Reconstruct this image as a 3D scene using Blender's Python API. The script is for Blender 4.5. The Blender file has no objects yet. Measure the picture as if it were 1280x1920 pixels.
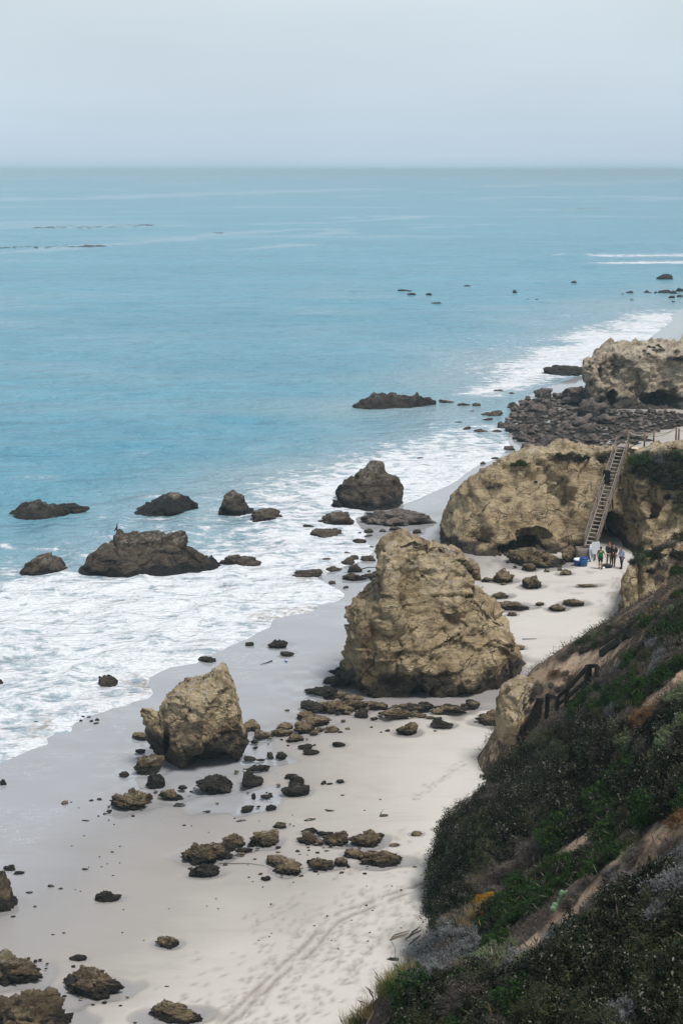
import bpy, bmesh, math, random
import numpy as np
from mathutils import Vector, Matrix, Quaternion

SC = bpy.context.scene
COL = SC.collection
R = math.radians
rng = np.random.default_rng(7)
random.seed(7)

# ------------------------------------------------------------------ camera geometry (photo pixels 1280 x 1920)
CAMZ, FPX = 30.0, 2667.0
PITCH = math.atan((960 - 318) / FPX)
CP, SP = math.cos(PITCH), math.sin(PITCH)

def ray(px, py):
    u, v = px - 640.0, 960.0 - py
    return u, FPX * CP + v * SP, -FPX * SP + v * CP

def P(px, py, z=0.0):
    dx, dy, dz = ray(px, py)
    t = (z - CAMZ) / dz
    return np.array([dx * t, dy * t, z])

def Pd(px, py, Y):
    dx, dy, dz = ray(px, py)
    t = Y / dy
    return np.array([dx * t, Y, CAMZ + dz * t])

def depth_of(p):
    return p[1] * CP + (CAMZ - p[2]) * SP

def to_px(v):
    d = v[:, 1] * CP - (v[:, 2] - CAMZ) * SP
    u = v[:, 0] / d * FPX + 640
    w = v[:, 1] * SP + (v[:, 2] - CAMZ) * CP
    return u, 960 - w / d * FPX

# ------------------------------------------------------------------ numpy noise
def _h(ix, iy, iz, s):
    n = (ix.astype(np.int64) * 374761393 + iy.astype(np.int64) * 668265263 + iz.astype(np.int64) * 2147483647 * 3 + s * 1274126177) & 0xFFFFFFFF
    n = ((n ^ (n >> 13)) * 1274126177) & 0xFFFFFFFF
    n = ((n ^ (n >> 16)) * 2246822519) & 0xFFFFFFFF
    return ((n ^ (n >> 15)) & 0xFFFFFF) / float(0xFFFFFF)

def vn(p, s=0):
    p = np.asarray(p, float)
    i = np.floor(p); f = p - i
    f = f * f * f * (f * (f * 6 - 15) + 10)
    ix, iy, iz = i[:, 0], i[:, 1], i[:, 2]
    r = 0
    for a in (0, 1):
        wx = f[:, 0] if a else 1 - f[:, 0]
        for b in (0, 1):
            wy = f[:, 1] if b else 1 - f[:, 1]
            for c in (0, 1):
                wz = f[:, 2] if c else 1 - f[:, 2]
                r = r + wx * wy * wz * _h(ix + a, iy + b, iz + c, s)
    return r * 2 - 1

def fbm(p, o=4, s=0, g=0.5):
    p = np.asarray(p, float); a = 1.0; t = 0; n = 0
    for k in range(o):
        t = t + a * vn(p + 17.3 * k, s + k); n += a
        p = p * 2.03; a *= g
    return t / n * 1.4

def ridged(p, o=4, s=0, g=0.5):
    p = np.asarray(p, float); a = 1.0; t = 0; n = 0
    for k in range(o):
        t = t + a * (1 - np.abs(vn(p + 9.1 * k, s + k)) * 2); n += a
        p = p * 2.07; a *= g
    return t / n

def crag(p, s=0, tilt=0.9):
    """random facets: each Voronoi cell carries its own tilted plane"""
    p = np.asarray(p, float)
    i = np.floor(p); best = np.full(len(p), 9e9); val = np.zeros(len(p))
    for a in (-1, 0, 1):
        for b in (-1, 0, 1):
            for c in (-1, 0, 1):
                jx, jy, jz = i[:, 0] + a, i[:, 1] + b, i[:, 2] + c
                q = np.stack([jx + _h(jx, jy, jz, s), jy + _h(jx, jy, jz, s + 1), jz + _h(jx, jy, jz, s + 2)], 1)
                d = p - q
                dd = (d * d).sum(1)
                g = np.stack([_h(jx, jy, jz, s + 3), _h(jx, jy, jz, s + 4), _h(jx, jy, jz, s + 5)], 1) * 2 - 1
                v = (_h(jx, jy, jz, s + 6) * 2 - 1) * 0.6 + tilt * (g * d).sum(1)
                m = dd < best
                best[m] = dd[m]; val[m] = v[m]
    return val

def sstep(a, b, x):
    t = np.clip((x - a) / (b - a), 0, 1)
    return t * t * (3 - 2 * t)

def v3(x, y, z=0.0):
    x = np.asarray(x, float)
    return np.stack([x, np.broadcast_to(y, x.shape), np.broadcast_to(z, x.shape)], -1).reshape(-1, 3)

class RBF:
    """smooth field through control points in the ground plane"""
    def __init__(self, xy, val, c=1.0, lam=0.0):
        self.xy = np.asarray(xy, float); self.c = c
        n = len(self.xy)
        K = self.k(self.xy) + lam * np.eye(n)
        A = np.zeros((n + 3, n + 3)); A[:n, :n] = K
        A[:n, n] = 1; A[:n, n + 1:] = self.xy; A[n:, :n] = A[:n, n:].T
        self.w = np.linalg.solve(A, np.r_[np.asarray(val, float), 0, 0, 0])
    def k(self, q):
        d = q[:, None, :] - self.xy[None]
        return -np.sqrt((d * d).sum(-1) + self.c ** 2)
    def __call__(self, q):
        q = np.asarray(q, float); out = np.empty(len(q)); n = len(self.xy)
        for k in range(0, len(q), 40000):
            s = q[k:k + 40000]
            out[k:k + 40000] = self.k(s) @ self.w[:n] + self.w[n] + s @ self.w[n + 1:]
        return out

def poly_dist(q, pl):
    """unsigned distance from points q to polyline pl (both n x 2)"""
    best = np.full(len(q), 9e9)
    for a, b in zip(pl[:-1], pl[1:]):
        e = b - a
        L = (e * e).sum() + 1e-9
        t = np.clip(((q - a) @ e) / L, 0, 1)
        d = q - a - t[:, None] * e
        best = np.minimum(best, (d * d).sum(1))
    return np.sqrt(best)

def in_poly(q, pg):
    r = np.zeros(len(q), bool)
    x, y = q[:, 0], q[:, 1]
    for (x0, y0), (x1, y1) in zip(pg, np.roll(pg, -1, 0)):
        if y0 == y1: continue
        c = ((y0 > y) != (y1 > y)) & (x < (x1 - x0) * (y - y0) / (y1 - y0) + x0)
        r ^= c
    return r

# ------------------------------------------------------------------ mesh helpers
def mesh(name, v, f, attrs=None, smooth=True, mats=(), midx=None):
    v = np.asarray(v, np.float32)
    me = bpy.data.meshes.new(name)
    if isinstance(f, np.ndarray):
        k = f.shape[1]; nf = len(f)
        me.vertices.add(len(v)); me.vertices.foreach_set('co', v.ravel())
        me.loops.add(nf * k); me.loops.foreach_set('vertex_index', f.astype(np.int32).ravel())
        me.polygons.add(nf)
        me.polygons.foreach_set('loop_start', np.arange(0, nf * k, k, dtype=np.int32))
    else:
        me.from_pydata([tuple(map(float, a)) for a in v], [], [tuple(int(i) for i in a) for a in f])
    me.update(calc_edges=True)
    if smooth:
        me.polygons.foreach_set('use_smooth', np.ones(len(me.polygons), bool))
    if midx is not None:
        me.polygons.foreach_set('material_index', np.asarray(midx, np.int32))
    for k, a in (attrs or {}).items():
        at = me.attributes.new(k, 'FLOAT', 'POINT')
        at.data.foreach_set('value', np.asarray(a, np.float32))
    for m in mats: me.materials.append(m)
    me.validate()
    return me

def link(name, me, parent=None, loc=None, **props):
    o = bpy.data.objects.new(name, me); COL.objects.link(o)
    if parent is not None: o.parent = parent
    if loc is not None: o.location = [float(a) for a in loc]
    for k, a in props.items(): o[k] = a
    return o

def thing(name, label, category, loc=(0, 0, 0), rz=0.0, group=None):
    o = bpy.data.objects.new(name, None); COL.objects.link(o)
    o.empty_display_size = 0.2
    o.location = [float(a) for a in loc]; o.rotation_euler = (0, 0, rz)
    o['label'] = label; o['category'] = category
    if group: o['group'] = group
    return o

def tag(o, label, category, group=None):
    o['label'] = label; o['category'] = category
    if group: o['group'] = group
    return o

def grid_faces(nr, nc):
    i = np.arange(nr * nc).reshape(nr, nc)
    return np.stack([i[:-1, :-1], i[:-1, 1:], i[1:, 1:], i[1:, :-1]], -1).reshape(-1, 4)

class MB:
    """collects boxes, bars and tubes into one mesh"""
    def __init__(self): self.v = []; self.f = []
    def add(self, v, f):
        o = len(self.v)
        self.v += [tuple(map(float, a)) for a in v]
        self.f += [tuple(i + o for i in a) for a in f]
        return self
    def box(self, c, s, q=None):
        c = Vector([float(a) for a in c]); vs = []
        for x in (-.5, .5):
            for y in (-.5, .5):
                for z in (-.5, .5):
                    a = Vector((x * s[0], y * s[1], z * s[2]))
                    if q is not None: a = q @ a
                    vs.append(c + a)
        return self.add(vs, [(0, 1, 3, 2), (4, 6, 7, 5), (0, 4, 5, 1), (2, 3, 7, 6), (0, 2, 6, 4), (1, 5, 7, 3)])
    def bar(self, a, b, w, h, side=None):
        """box beam from a to b"""
        a, b = Vector([float(t) for t in a]), Vector([float(t) for t in b]); d = (b - a).normalized()
        s = Vector(side).normalized() if side is not None else d.cross(Vector((0, 0, 1)))
        if s.length < 1e-3: s = Vector((1, 0, 0))
        s = (s - d * s.dot(d)).normalized(); u = s.cross(d).normalized()
        vs = []
        for e in (a, b):
            for i, j in ((-1, -1), (1, -1), (1, 1), (-1, 1)):
                vs.append(e + s * (i * w / 2) + u * (j * h / 2))
        return self.add(vs, [(0, 1, 2, 3), (7, 6, 5, 4), (0, 4, 5, 1), (1, 5, 6, 2), (2, 6, 7, 3), (3, 7, 4, 0)])
    def tube(self, pts, r, n=8):
        pts = [Vector([float(t) for t in p]) for p in pts]
        rs = r if isinstance(r, (list, tuple)) else [r] * len(pts)
        ring = []
        for k, p in enumerate(pts):
            d = (pts[min(k + 1, len(pts) - 1)] - pts[max(k - 1, 0)]).normalized()
            s = d.cross(Vector((0.13, 0.2, 1)))
            if s.length < 1e-3: s = d.cross(Vector((1, 0, 0)))
            s.normalize(); u = s.cross(d)
            ring += [p + s * (rs[k] * math.cos(2 * math.pi * j / n)) + u * (rs[k] * math.sin(2 * math.pi * j / n)) for j in range(n)]
        f = []
        for k in range(len(pts) - 1):
            for j in range(n):
                f.append((k * n + j, k * n + (j + 1) % n, (k + 1) * n + (j + 1) % n, (k + 1) * n + j))
        f.append(tuple(range(n - 1, -1, -1))); f.append(tuple(range((len(pts) - 1) * n, len(pts) * n)))
        return self.add(ring, f)
    def lathe(self, prof, c=(0, 0, 0), n=20):
        v = []; f = []
        for r, z in prof:
            for j in range(n):
                t = 2 * math.pi * j / n
                v.append((c[0] + r * math.cos(t), c[1] + r * math.sin(t), c[2] + z))
        for k in range(len(prof) - 1):
            for j in range(n):
                f.append((k * n + j, k * n + (j + 1) % n, (k + 1) * n + (j + 1) % n, (k + 1) * n + j))
        f.append(tuple(range(n - 1, -1, -1))); f.append(tuple(range((len(prof) - 1) * n, len(prof) * n)))
        return self.add(v, f)
    def build(self, name, mat, parent=None, smooth=False, bevel=0.0, **props):
        me = mesh(name, self.v, self.f, smooth=smooth, mats=(mat,))
        if bevel > 0:
            b = bmesh.new(); b.from_mesh(me)
            bmesh.ops.bevel(b, geom=b.edges[:] , offset=bevel, segments=1, affect='EDGES')
            b.to_mesh(me); b.free()
        return link(name, me, parent, **props)

def remesh(v, f, voxel):
    me = bpy.data.meshes.new('tmp'); me.from_pydata([tuple(map(float, a)) for a in v], [], [tuple(int(i) for i in a) for a in f])
    o = bpy.data.objects.new('tmp', me); COL.objects.link(o)
    m = o.modifiers.new('r', 'REMESH'); m.mode = 'VOXEL'; m.voxel_size = voxel
    dg = bpy.context.evaluated_depsgraph_get()
    ev = o.evaluated_get(dg)
    out = ev.to_mesh()
    n = len(out.vertices); co = np.empty(n * 3, np.float32); out.vertices.foreach_get('co', co)
    nf = len(out.polygons)
    fi = np.empty(len(out.loops), np.int32); out.loops.foreach_get('vertex_index', fi)
    tot = np.empty(nf, np.int32); out.polygons.foreach_get('loop_total', tot)
    ev.to_mesh_clear()
    bpy.data.objects.remove(o); bpy.data.meshes.remove(me)
    assert (tot == 4).all()
    return co.reshape(-1, 3).astype(float), fi.reshape(-1, 4)

def vnormals(v, f):
    a = v[f[:, 2]] - v[f[:, 0]]; b = v[f[:, -1]] - v[f[:, 1]]
    n = np.cross(a, b)
    out = np.zeros_like(v)
    for k in range(f.shape[1]):
        np.add.at(out, f[:, k], n)
    return out / (np.linalg.norm(out, axis=1, keepdims=True) + 1e-12)

def smooth_mesh(v, f, it=2):
    e = np.concatenate([f[:, [0, 1]], f[:, [1, 2]], f[:, [2, 3]], f[:, [3, 0]]])
    for _ in range(it):
        s = np.zeros_like(v); c = np.zeros(len(v))
        np.add.at(s, e[:, 0], v[e[:, 1]]); np.add.at(c, e[:, 0], 1)
        np.add.at(s, e[:, 1], v[e[:, 0]]); np.add.at(c, e[:, 1], 1)
        v = v * 0.4 + 0.6 * s / c[:, None]
    return v
# ------------------------------------------------------------------ materials
class NT:
    def __init__(self, name):
        self.m = bpy.data.materials.new(name); self.m.use_nodes = True
        self.t = self.m.node_tree; self.t.nodes.clear()
        self.out = self.t.nodes.new('ShaderNodeOutputMaterial')
        self.b = self.t.nodes.new('ShaderNodeBsdfPrincipled')
        self.t.links.new(self.b.outputs[0], self.out.inputs[0])
        self.geo = self.t.nodes.new('ShaderNodeNewGeometry')
        self.pos = self.geo.outputs['Position']
    def n(self, typ, **kw):
        nd = self.t.nodes.new(typ)
        for k, a in kw.items(): setattr(nd, k, a)
        return nd
    def put(self, sock, a):
        if isinstance(a, bpy.types.NodeSocket): self.t.links.new(a, sock)
        elif a is not None:
            if hasattr(sock.default_value, '__len__') and not isinstance(a, (int, float)) and len(a) == 3 and len(sock.default_value) == 4: a = (*a, 1)
            sock.default_value = a
    def math(self, op, a, b=None, c=None, clamp=False):
        nd = self.n('ShaderNodeMath', operation=op, use_clamp=clamp)
        for k, x in enumerate((a, b, c)): self.put(nd.inputs[k], x)
        return nd.outputs[0]
    def mix(self, f, a, b, mode='MIX'):
        nd = self.n('ShaderNodeMix', data_type='RGBA', blend_type=mode)
        self.put(nd.inputs[0], f); self.put(nd.inputs[6], a); self.put(nd.inputs[7], b)
        return nd.outputs[2]
    def mixf(self, f, a, b):
        nd = self.n('ShaderNodeMix', data_type='FLOAT')
        self.put(nd.inputs[0], f); self.put(nd.inputs[2], a); self.put(nd.inputs[3], b)
        return nd.outputs[0]
    def map(self, vec=None, scale=(1, 1, 1), rot=(0, 0, 0)):
        nd = self.n('ShaderNodeMapping')
        self.put(nd.inputs[0], vec or self.pos); nd.inputs['Scale'].default_value = scale; nd.inputs['Rotation'].default_value = rot
        return nd.outputs[0]
    def noise(self, scale, detail=4, rough=0.55, vec=None, dist=0.0, col=False, typ=None):
        nd = self.n('ShaderNodeTexNoise')
        if typ: nd.noise_type = typ
        self.put(nd.inputs['Vector'], vec or self.pos)
        nd.inputs['Scale'].default_value = scale; nd.inputs['Detail'].default_value = detail
        nd.inputs['Roughness'].default_value = rough; nd.inputs['Distortion'].default_value = dist
        return nd.outputs[1 if col else 0]
    def voro(self, scale, vec=None, feature='F1', out=0, rand=1.0):
        nd = self.n('ShaderNodeTexVoronoi', feature=feature)
        self.put(nd.inputs['Vector'], vec or self.pos); nd.inputs['Scale'].default_value = scale
        nd.inputs['Randomness'].default_value = rand
        return nd.outputs[out]
    def step(self, x, a, b, lo=0.0, hi=1.0):
        nd = self.n('ShaderNodeMapRange', interpolation_type='SMOOTHSTEP')
        self.put(nd.inputs[0], x); self.put(nd.inputs[1], a); self.put(nd.inputs[2], b)
        nd.inputs[3].default_value = lo; nd.inputs[4].default_value = hi
        return nd.outputs[0]
    def ramp(self, x, stops):
        nd = self.n('ShaderNodeValToRGB'); self.put(nd.inputs[0], x)
        e = nd.color_ramp.elements
        while len(e) < len(stops): e.new(0.5)
        for k, (p, c) in enumerate(stops):
            e[k].position = p; e[k].color = (*c, 1)
        return nd.outputs[0]
    def attr(self, name):
        nd = self.n('ShaderNodeAttribute', attribute_name=name)
        return nd.outputs['Fac']
    def bump(self, h, strength, dist, normal=None):
        nd = self.n('ShaderNodeBump'); nd.inputs['Strength'].default_value = strength; nd.inputs['Distance'].default_value = dist
        self.put(nd.inputs['Height'], h)
        if normal is not None: self.put(nd.inputs['Normal'], normal)
        return nd.outputs[0]
    def set(self, **kw):
        names = dict(color='Base Color', rough='Roughness', spec='Specular IOR Level', normal='Normal', metal='Metallic', ior='IOR', trans='Transmission Weight', sss='Subsurface Weight', sheen='Sheen Weight')
        for k, a in kw.items(): self.put(self.b.inputs[names[k]], a)
        return self.m

def rock_mat(name, light, mid, deep, stain, wetc, bump=1.0, guano=0.6, bed=(0.5, 0.35, 0.2), fine=1.0):
    t = NT(name)
    n1 = t.noise(0.35 * fine, 6, 0.62, dist=0.6)
    n2 = t.noise(1.1 * fine, 9, 0.70, dist=0.5)
    n3 = t.noise(6.0 * fine, 6, 0.72)
    strata = t.noise(0.8 * fine, 7, 0.68, vec=t.map(scale=(0.5, 0.5, 2.4), rot=bed), dist=0.5)
    fis = t.voro(0.55 * fine, vec=dist_vec(t, 1.1), feature='DISTANCE_TO_EDGE')
    fmask = t.step(t.noise(0.8 * fine, 4, 0.6), 0.47, 0.58)
    c = t.mix(t.step(n1, 0.38, 0.62), mid, light)
    blot = t.noise(0.55 * fine, 7, 0.68, vec=t.map(scale=(0.8, 0.8, 1.25), rot=bed), dist=1.1)
    c = t.mix(t.step(blot, 0.53, 0.66, 0, 0.55), c, deep)
    c = t.mix(t.step(n2, 0.49, 0.66, 0, 0.7), c, deep)
    c = t.mix(t.step(n2, 0.30, 0.44, 0.7, 0), c, tuple(min(.75, x * 1.15) for x in light))
    c = t.mix(t.step(strata, 0.545, 0.65, 0, 0.62), c, stain)
    c = t.mix(t.step(strata, 0.30, 0.43, 0.5, 0), c, light)
    c = t.mix(t.step(n3, 0.55, 0.68, 0, 0.5), c, deep)
    c = t.mix(t.step(n3, 0.3, 0.42, 0.35, 0), c, light)
    crk = t.math('MULTIPLY', t.step(fis, 0.0, 0.035, 1, 0), fmask)
    c = t.mix(t.math('MULTIPLY', crk, .8), c, stain)
    run_ = t.noise(0.9 * fine, 6, 0.65, vec=t.map(scale=(1.3, 1.3, 0.22)), dist=.6)
    c = t.mix(t.step(run_, 0.54, 0.70, 0, 0.55), c, stain)
    c = t.mix(t.step(run_, 0.28, 0.40, 0.4, 0), c, light)
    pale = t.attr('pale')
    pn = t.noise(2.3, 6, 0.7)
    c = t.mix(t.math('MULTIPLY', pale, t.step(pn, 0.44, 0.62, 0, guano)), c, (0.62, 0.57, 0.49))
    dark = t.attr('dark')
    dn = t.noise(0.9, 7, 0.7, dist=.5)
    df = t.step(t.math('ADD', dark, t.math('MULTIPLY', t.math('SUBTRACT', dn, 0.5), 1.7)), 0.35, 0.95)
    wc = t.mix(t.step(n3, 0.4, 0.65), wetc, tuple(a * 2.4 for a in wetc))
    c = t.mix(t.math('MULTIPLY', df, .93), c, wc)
    h = t.math('ADD', t.math('MULTIPLY', n2, 0.9), t.math('MULTIPLY', n3, 0.4))
    h = t.math('ADD', h, t.math('MULTIPLY', strata, 0.95))
    h = t.math('SUBTRACT', h, t.math('MULTIPLY', crk, .4))
    h = t.math('SUBTRACT', h, t.math('MULTIPLY', t.noise(13 * fine, 5, 0.75), 0.2))
    nb = t.bump(h, 1.0, 0.55 * bump / fine)
    return t.set(color=c, rough=t.mixf(df, 0.92, 0.6), spec=t.mixf(df, 0.25, 0.35), normal=nb)

def dist_vec(t, amp):
    nd = t.n('ShaderNodeVectorMath', operation='MULTIPLY_ADD')
    t.put(nd.inputs[0], t.noise(1.2, 4, 0.6, col=True)); nd.inputs[1].default_value = (amp, amp, amp); t.put(nd.inputs[2], t.pos)
    return nd.outputs[0]

M = {}
M['rock'] = rock_mat('sandstone', (0.66, 0.53, 0.335), (0.4, 0.3, 0.175), (0.13, 0.09, 0.05), (0.06, 0.041, 0.024), (0.024, 0.019, 0.014), bed=(0.5, 0.62, 0.2))
M['cliff'] = rock_mat('cliff_sandstone', (0.64, 0.515, 0.32), (0.41, 0.305, 0.18), (0.15, 0.104, 0.058), (0.075, 0.052, 0.03), (0.028, 0.021, 0.016))
M['farcliff'] = rock_mat('pale_cliff', (0.62, 0.525, 0.39), (0.43, 0.345, 0.245), (0.17, 0.125, 0.085), (0.085, 0.064, 0.046), (0.034, 0.028, 0.025))
M['searock'] = rock_mat('sea_rock', (.14,.112,.084), (.072,.057,.043), (.032,.026,.02), (.02,.017,.014), (.007,.007,.007), guano=0.35)
M['boulder'] = rock_mat('boulder_rock', (0.252, 0.196, 0.117), (0.112, 0.083, 0.048), (0.044, 0.032, 0.018), (0.030, 0.022, 0.014), (0.012, 0.010, 0.009), fine=2.4, guano=0.5)
M['wetrock'] = rock_mat('wet_rock', (0.05, 0.043, 0.035), (0.027, 0.023, 0.02), (0.014, 0.012, 0.011), (0.010, 0.009, 0.008), (0.007, 0.007, 0.007), fine=2.4, guano=0.15)
M['reefrock'] = rock_mat('reef_rock', (0.24, 0.20, 0.175), (0.13, 0.11, 0.10), (0.055, 0.047, 0.046), (0.035, 0.031, 0.032), (0.016, 0.015, 0.018), fine=1.4, guano=0.3)

def plain(name, c, rough=0.7, var=0.25, scale=6.0, spec=0.4, bump=0.0):
    t = NT(name)
    n = t.noise(scale, 4, 0.6)
    lo = tuple(a * (1 - var) for a in c); hi = tuple(min(1, a * (1 + var)) for a in c)
    k = dict(color=t.mix(n, lo, hi), rough=rough, spec=spec)
    if bump: k['normal'] = t.bump(n, 0.6, bump)
    return t.set(**k)

def wood(name, a, b):
    t = NT(name)
    n = t.noise(3.0, 6, 0.65, vec=t.map(scale=(6, 6, 1.2)))
    n2 = t.noise(40, 3, 0.6)
    return t.set(color=t.mix(t.step(n, 0.3, 0.7), a, b), rough=0.85, spec=0.25, normal=t.bump(t.math('ADD', n, t.math('MULTIPLY', n2, 0.3)), 0.5, 0.01))

M['wood'] = wood('weathered_wood', (0.14, 0.115, 0.10), (0.26, 0.215, 0.19))
M['wood_tread'] = wood('worn_tread_wood', (0.21, 0.18, 0.155), (0.34, 0.295, 0.26))
M['wood_dark'] = wood('dark_stained_wood', (0.007, 0.006, 0.005), (0.020, 0.015, 0.012))
M['wood_post'] = wood('brown_post_wood', (0.13, 0.075, 0.045), (0.24, 0.15, 0.095))
M['rope'] = plain('rope', (0.42, 0.38, 0.33), 0.9, 0.3, 20)
M['drift'] = wood('driftwood', (0.12, 0.09, 0.065), (0.28, 0.22, 0.16))
M['kelp'] = plain('kelp', (0.012, 0.011, 0.007), 0.35, 0.4, 8, 0.5)
M['kelpfar'] = plain('floating_kelp', (0.06, 0.058, 0.056), 0.5, 0.4, 1, 0.5)
M['kelpgreen'] = plain('sea_weed_green', (0.012, 0.03, 0.016), 0.35, 0.5, 8, 0.5)
M['concrete'] = plain('concrete', (0.17, 0.145, 0.125), 0.9, 0.3, 3, 0.3, 0.02)
M['white'] = plain('white_board', (0.74, 0.76, 0.82), 0.6, 0.04, 3)
M['blue'] = plain('blue_plastic', (0.006, 0.05, 0.27), 0.4, 0.1, 3, 0.5)
M['teal'] = plain('blue_drum_plastic', (0.004, 0.085, 0.25), 0.4, 0.1, 3, 0.5)
M['black'] = plain('black_cloth', (0.012, 0.012, 0.014), 0.8, 0.3, 9, 0.3)
M['skin'] = plain('skin', (0.40, 0.235, 0.165), 0.55, 0.1, 9, 0.4)
M['hair'] = plain('dark_hair', (0.018, 0.012, 0.009), 0.6, 0.3, 20, 0.3)
M['green_cloth'] = plain('green_cotton', (0.006, 0.135, 0.04), 0.85, 0.15, 9, 0.2)
M['navy'] = plain('navy_cloth', (0.012, 0.016, 0.03), 0.85, 0.2, 9, 0.2)
M['khaki'] = plain('khaki_cloth', (0.26, 0.2, 0.15), 0.85, 0.15, 9, 0.2)
M['lilac'] = plain('pale_blue_shirt_cloth', (0.34, 0.37, 0.52), 0.85, 0.15, 9, 0.2)
M['red'] = plain('red_cloth', (0.30, 0.045, 0.03), 0.85, 0.15, 9, 0.2)
M['stone_pale'] = plain('pale_block_stone', (0.58, 0.48, 0.36), 0.9, 0.25, 3, 0.2, 0.05)
M['feather'] = plain('black_feathers', (0.012, 0.012, 0.012), 0.6, 0.3, 20, 0.3)
M['cactus'] = plain('cactus_skin', (0.17, 0.27, 0.15), 0.55, 0.2, 9, 0.4)

# ---- sand
def sand_mat():
    t = NT('beach_sand')
    wet = t.attr('wet'); trk = t.attr('track'); lace = t.attr('lace')
    big = t.noise(0.12, 5, 0.6); med = t.noise(0.8, 5, 0.65, vec=t.map(scale=(0.45, 1.5, 1), rot=(0, 0, 0.5)))
    w = t.math('ADD', wet, t.math('MULTIPLY', t.math('SUBTRACT', t.math('ADD', t.math('MULTIPLY', big, .6), t.math('MULTIPLY', med, .4)), 0.5), 0.45), clamp=True)
    c = t.ramp(w, [(0.0, (0.52, 0.495, 0.46)), (0.25, (0.46, 0.435, 0.40)), (0.5, (0.325, 0.302, 0.28)), (0.75, (0.285, 0.275, 0.275)), (1.0, (0.335, 0.343, 0.362))])  # wettest stop is lighter and bluer: sky sheen painted into the sand colour
    grain = t.noise(9, 5, 0.75)
    c = t.mix(t.step(grain, 0.5, 0.8, 0, 0.16), c, (0.27, 0.24, 0.21))
    mot = t.noise(0.33, 6, 0.68, vec=t.map(scale=(0.5, 1.3, 1), rot=(0, 0, .6)), dist=.8)
    c = t.mix(t.step(mot, 0.48, 0.72, 0, 0.28), c, (0.26, 0.235, 0.21))
    drag = t.noise(0.55, 6, 0.7, vec=t.map(scale=(0.25, 1.6, 1), rot=(0, 0, -0.35)))
    c = t.mix(t.math('MULTIPLY', t.step(drag, 0.56, 0.74, 0, 0.32), t.math('SUBTRACT', 1.0, w)), c, (0.26, 0.25, 0.24))
    c = t.mix(t.math('MULTIPLY', trk, t.step(t.noise(3.5, 5, 0.7), 0.3, 0.6, 0.5, 1.0)), c, (0.25, 0.225, 0.20))
    # thin lines of left-over foam on the swash
    lv = t.noise(0.6, 8, 0.72, vec=t.map(scale=(0.6, 1.6, 1), rot=(0, 0, .5)), dist=0.6)
    ridge = t.math('ABSOLUTE', t.math('SUBTRACT', lv, 0.5))
    spk = t.noise(14, 3, 0.7)
    patch = t.step(t.noise(0.22, 4, 0.6), 0.48, 0.62)
    lf = t.math('MULTIPLY', t.math('MULTIPLY', t.math('MULTIPLY', t.step(ridge, 0.0, 0.03, 1, 0), lace), patch), t.step(spk, 0.45, 0.62))
    c = t.mix(t.math('MULTIPLY', lf, 0.6), c, (0.75, 0.77, 0.8))
    rough = t.ramp(w, [(0.0, (0.95,) * 3), (0.4, (0.75,) * 3), (0.7, (0.28,) * 3), (1.0, (0.07,) * 3)])
    h = t.math('ADD', t.math('MULTIPLY', t.noise(2.0, 5, 0.6), 0.7), t.math('MULTIPLY', grain, 0.35))
    bs = t.n('ShaderNodeBump'); bs.inputs['Distance'].default_value = 0.05
    t.put(bs.inputs['Strength'], t.ramp(w, [(0.0, (0.6,) * 3), (0.5, (0.25,) * 3), (1.0, (0.07,) * 3)])); t.put(bs.inputs['Height'], h)
    return t.set(color=c, rough=rough, spec=t.mixf(t.step(w, .5, .95), .35, 1.0), normal=bs.outputs[0])
M['sand'] = sand_mat()

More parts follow.
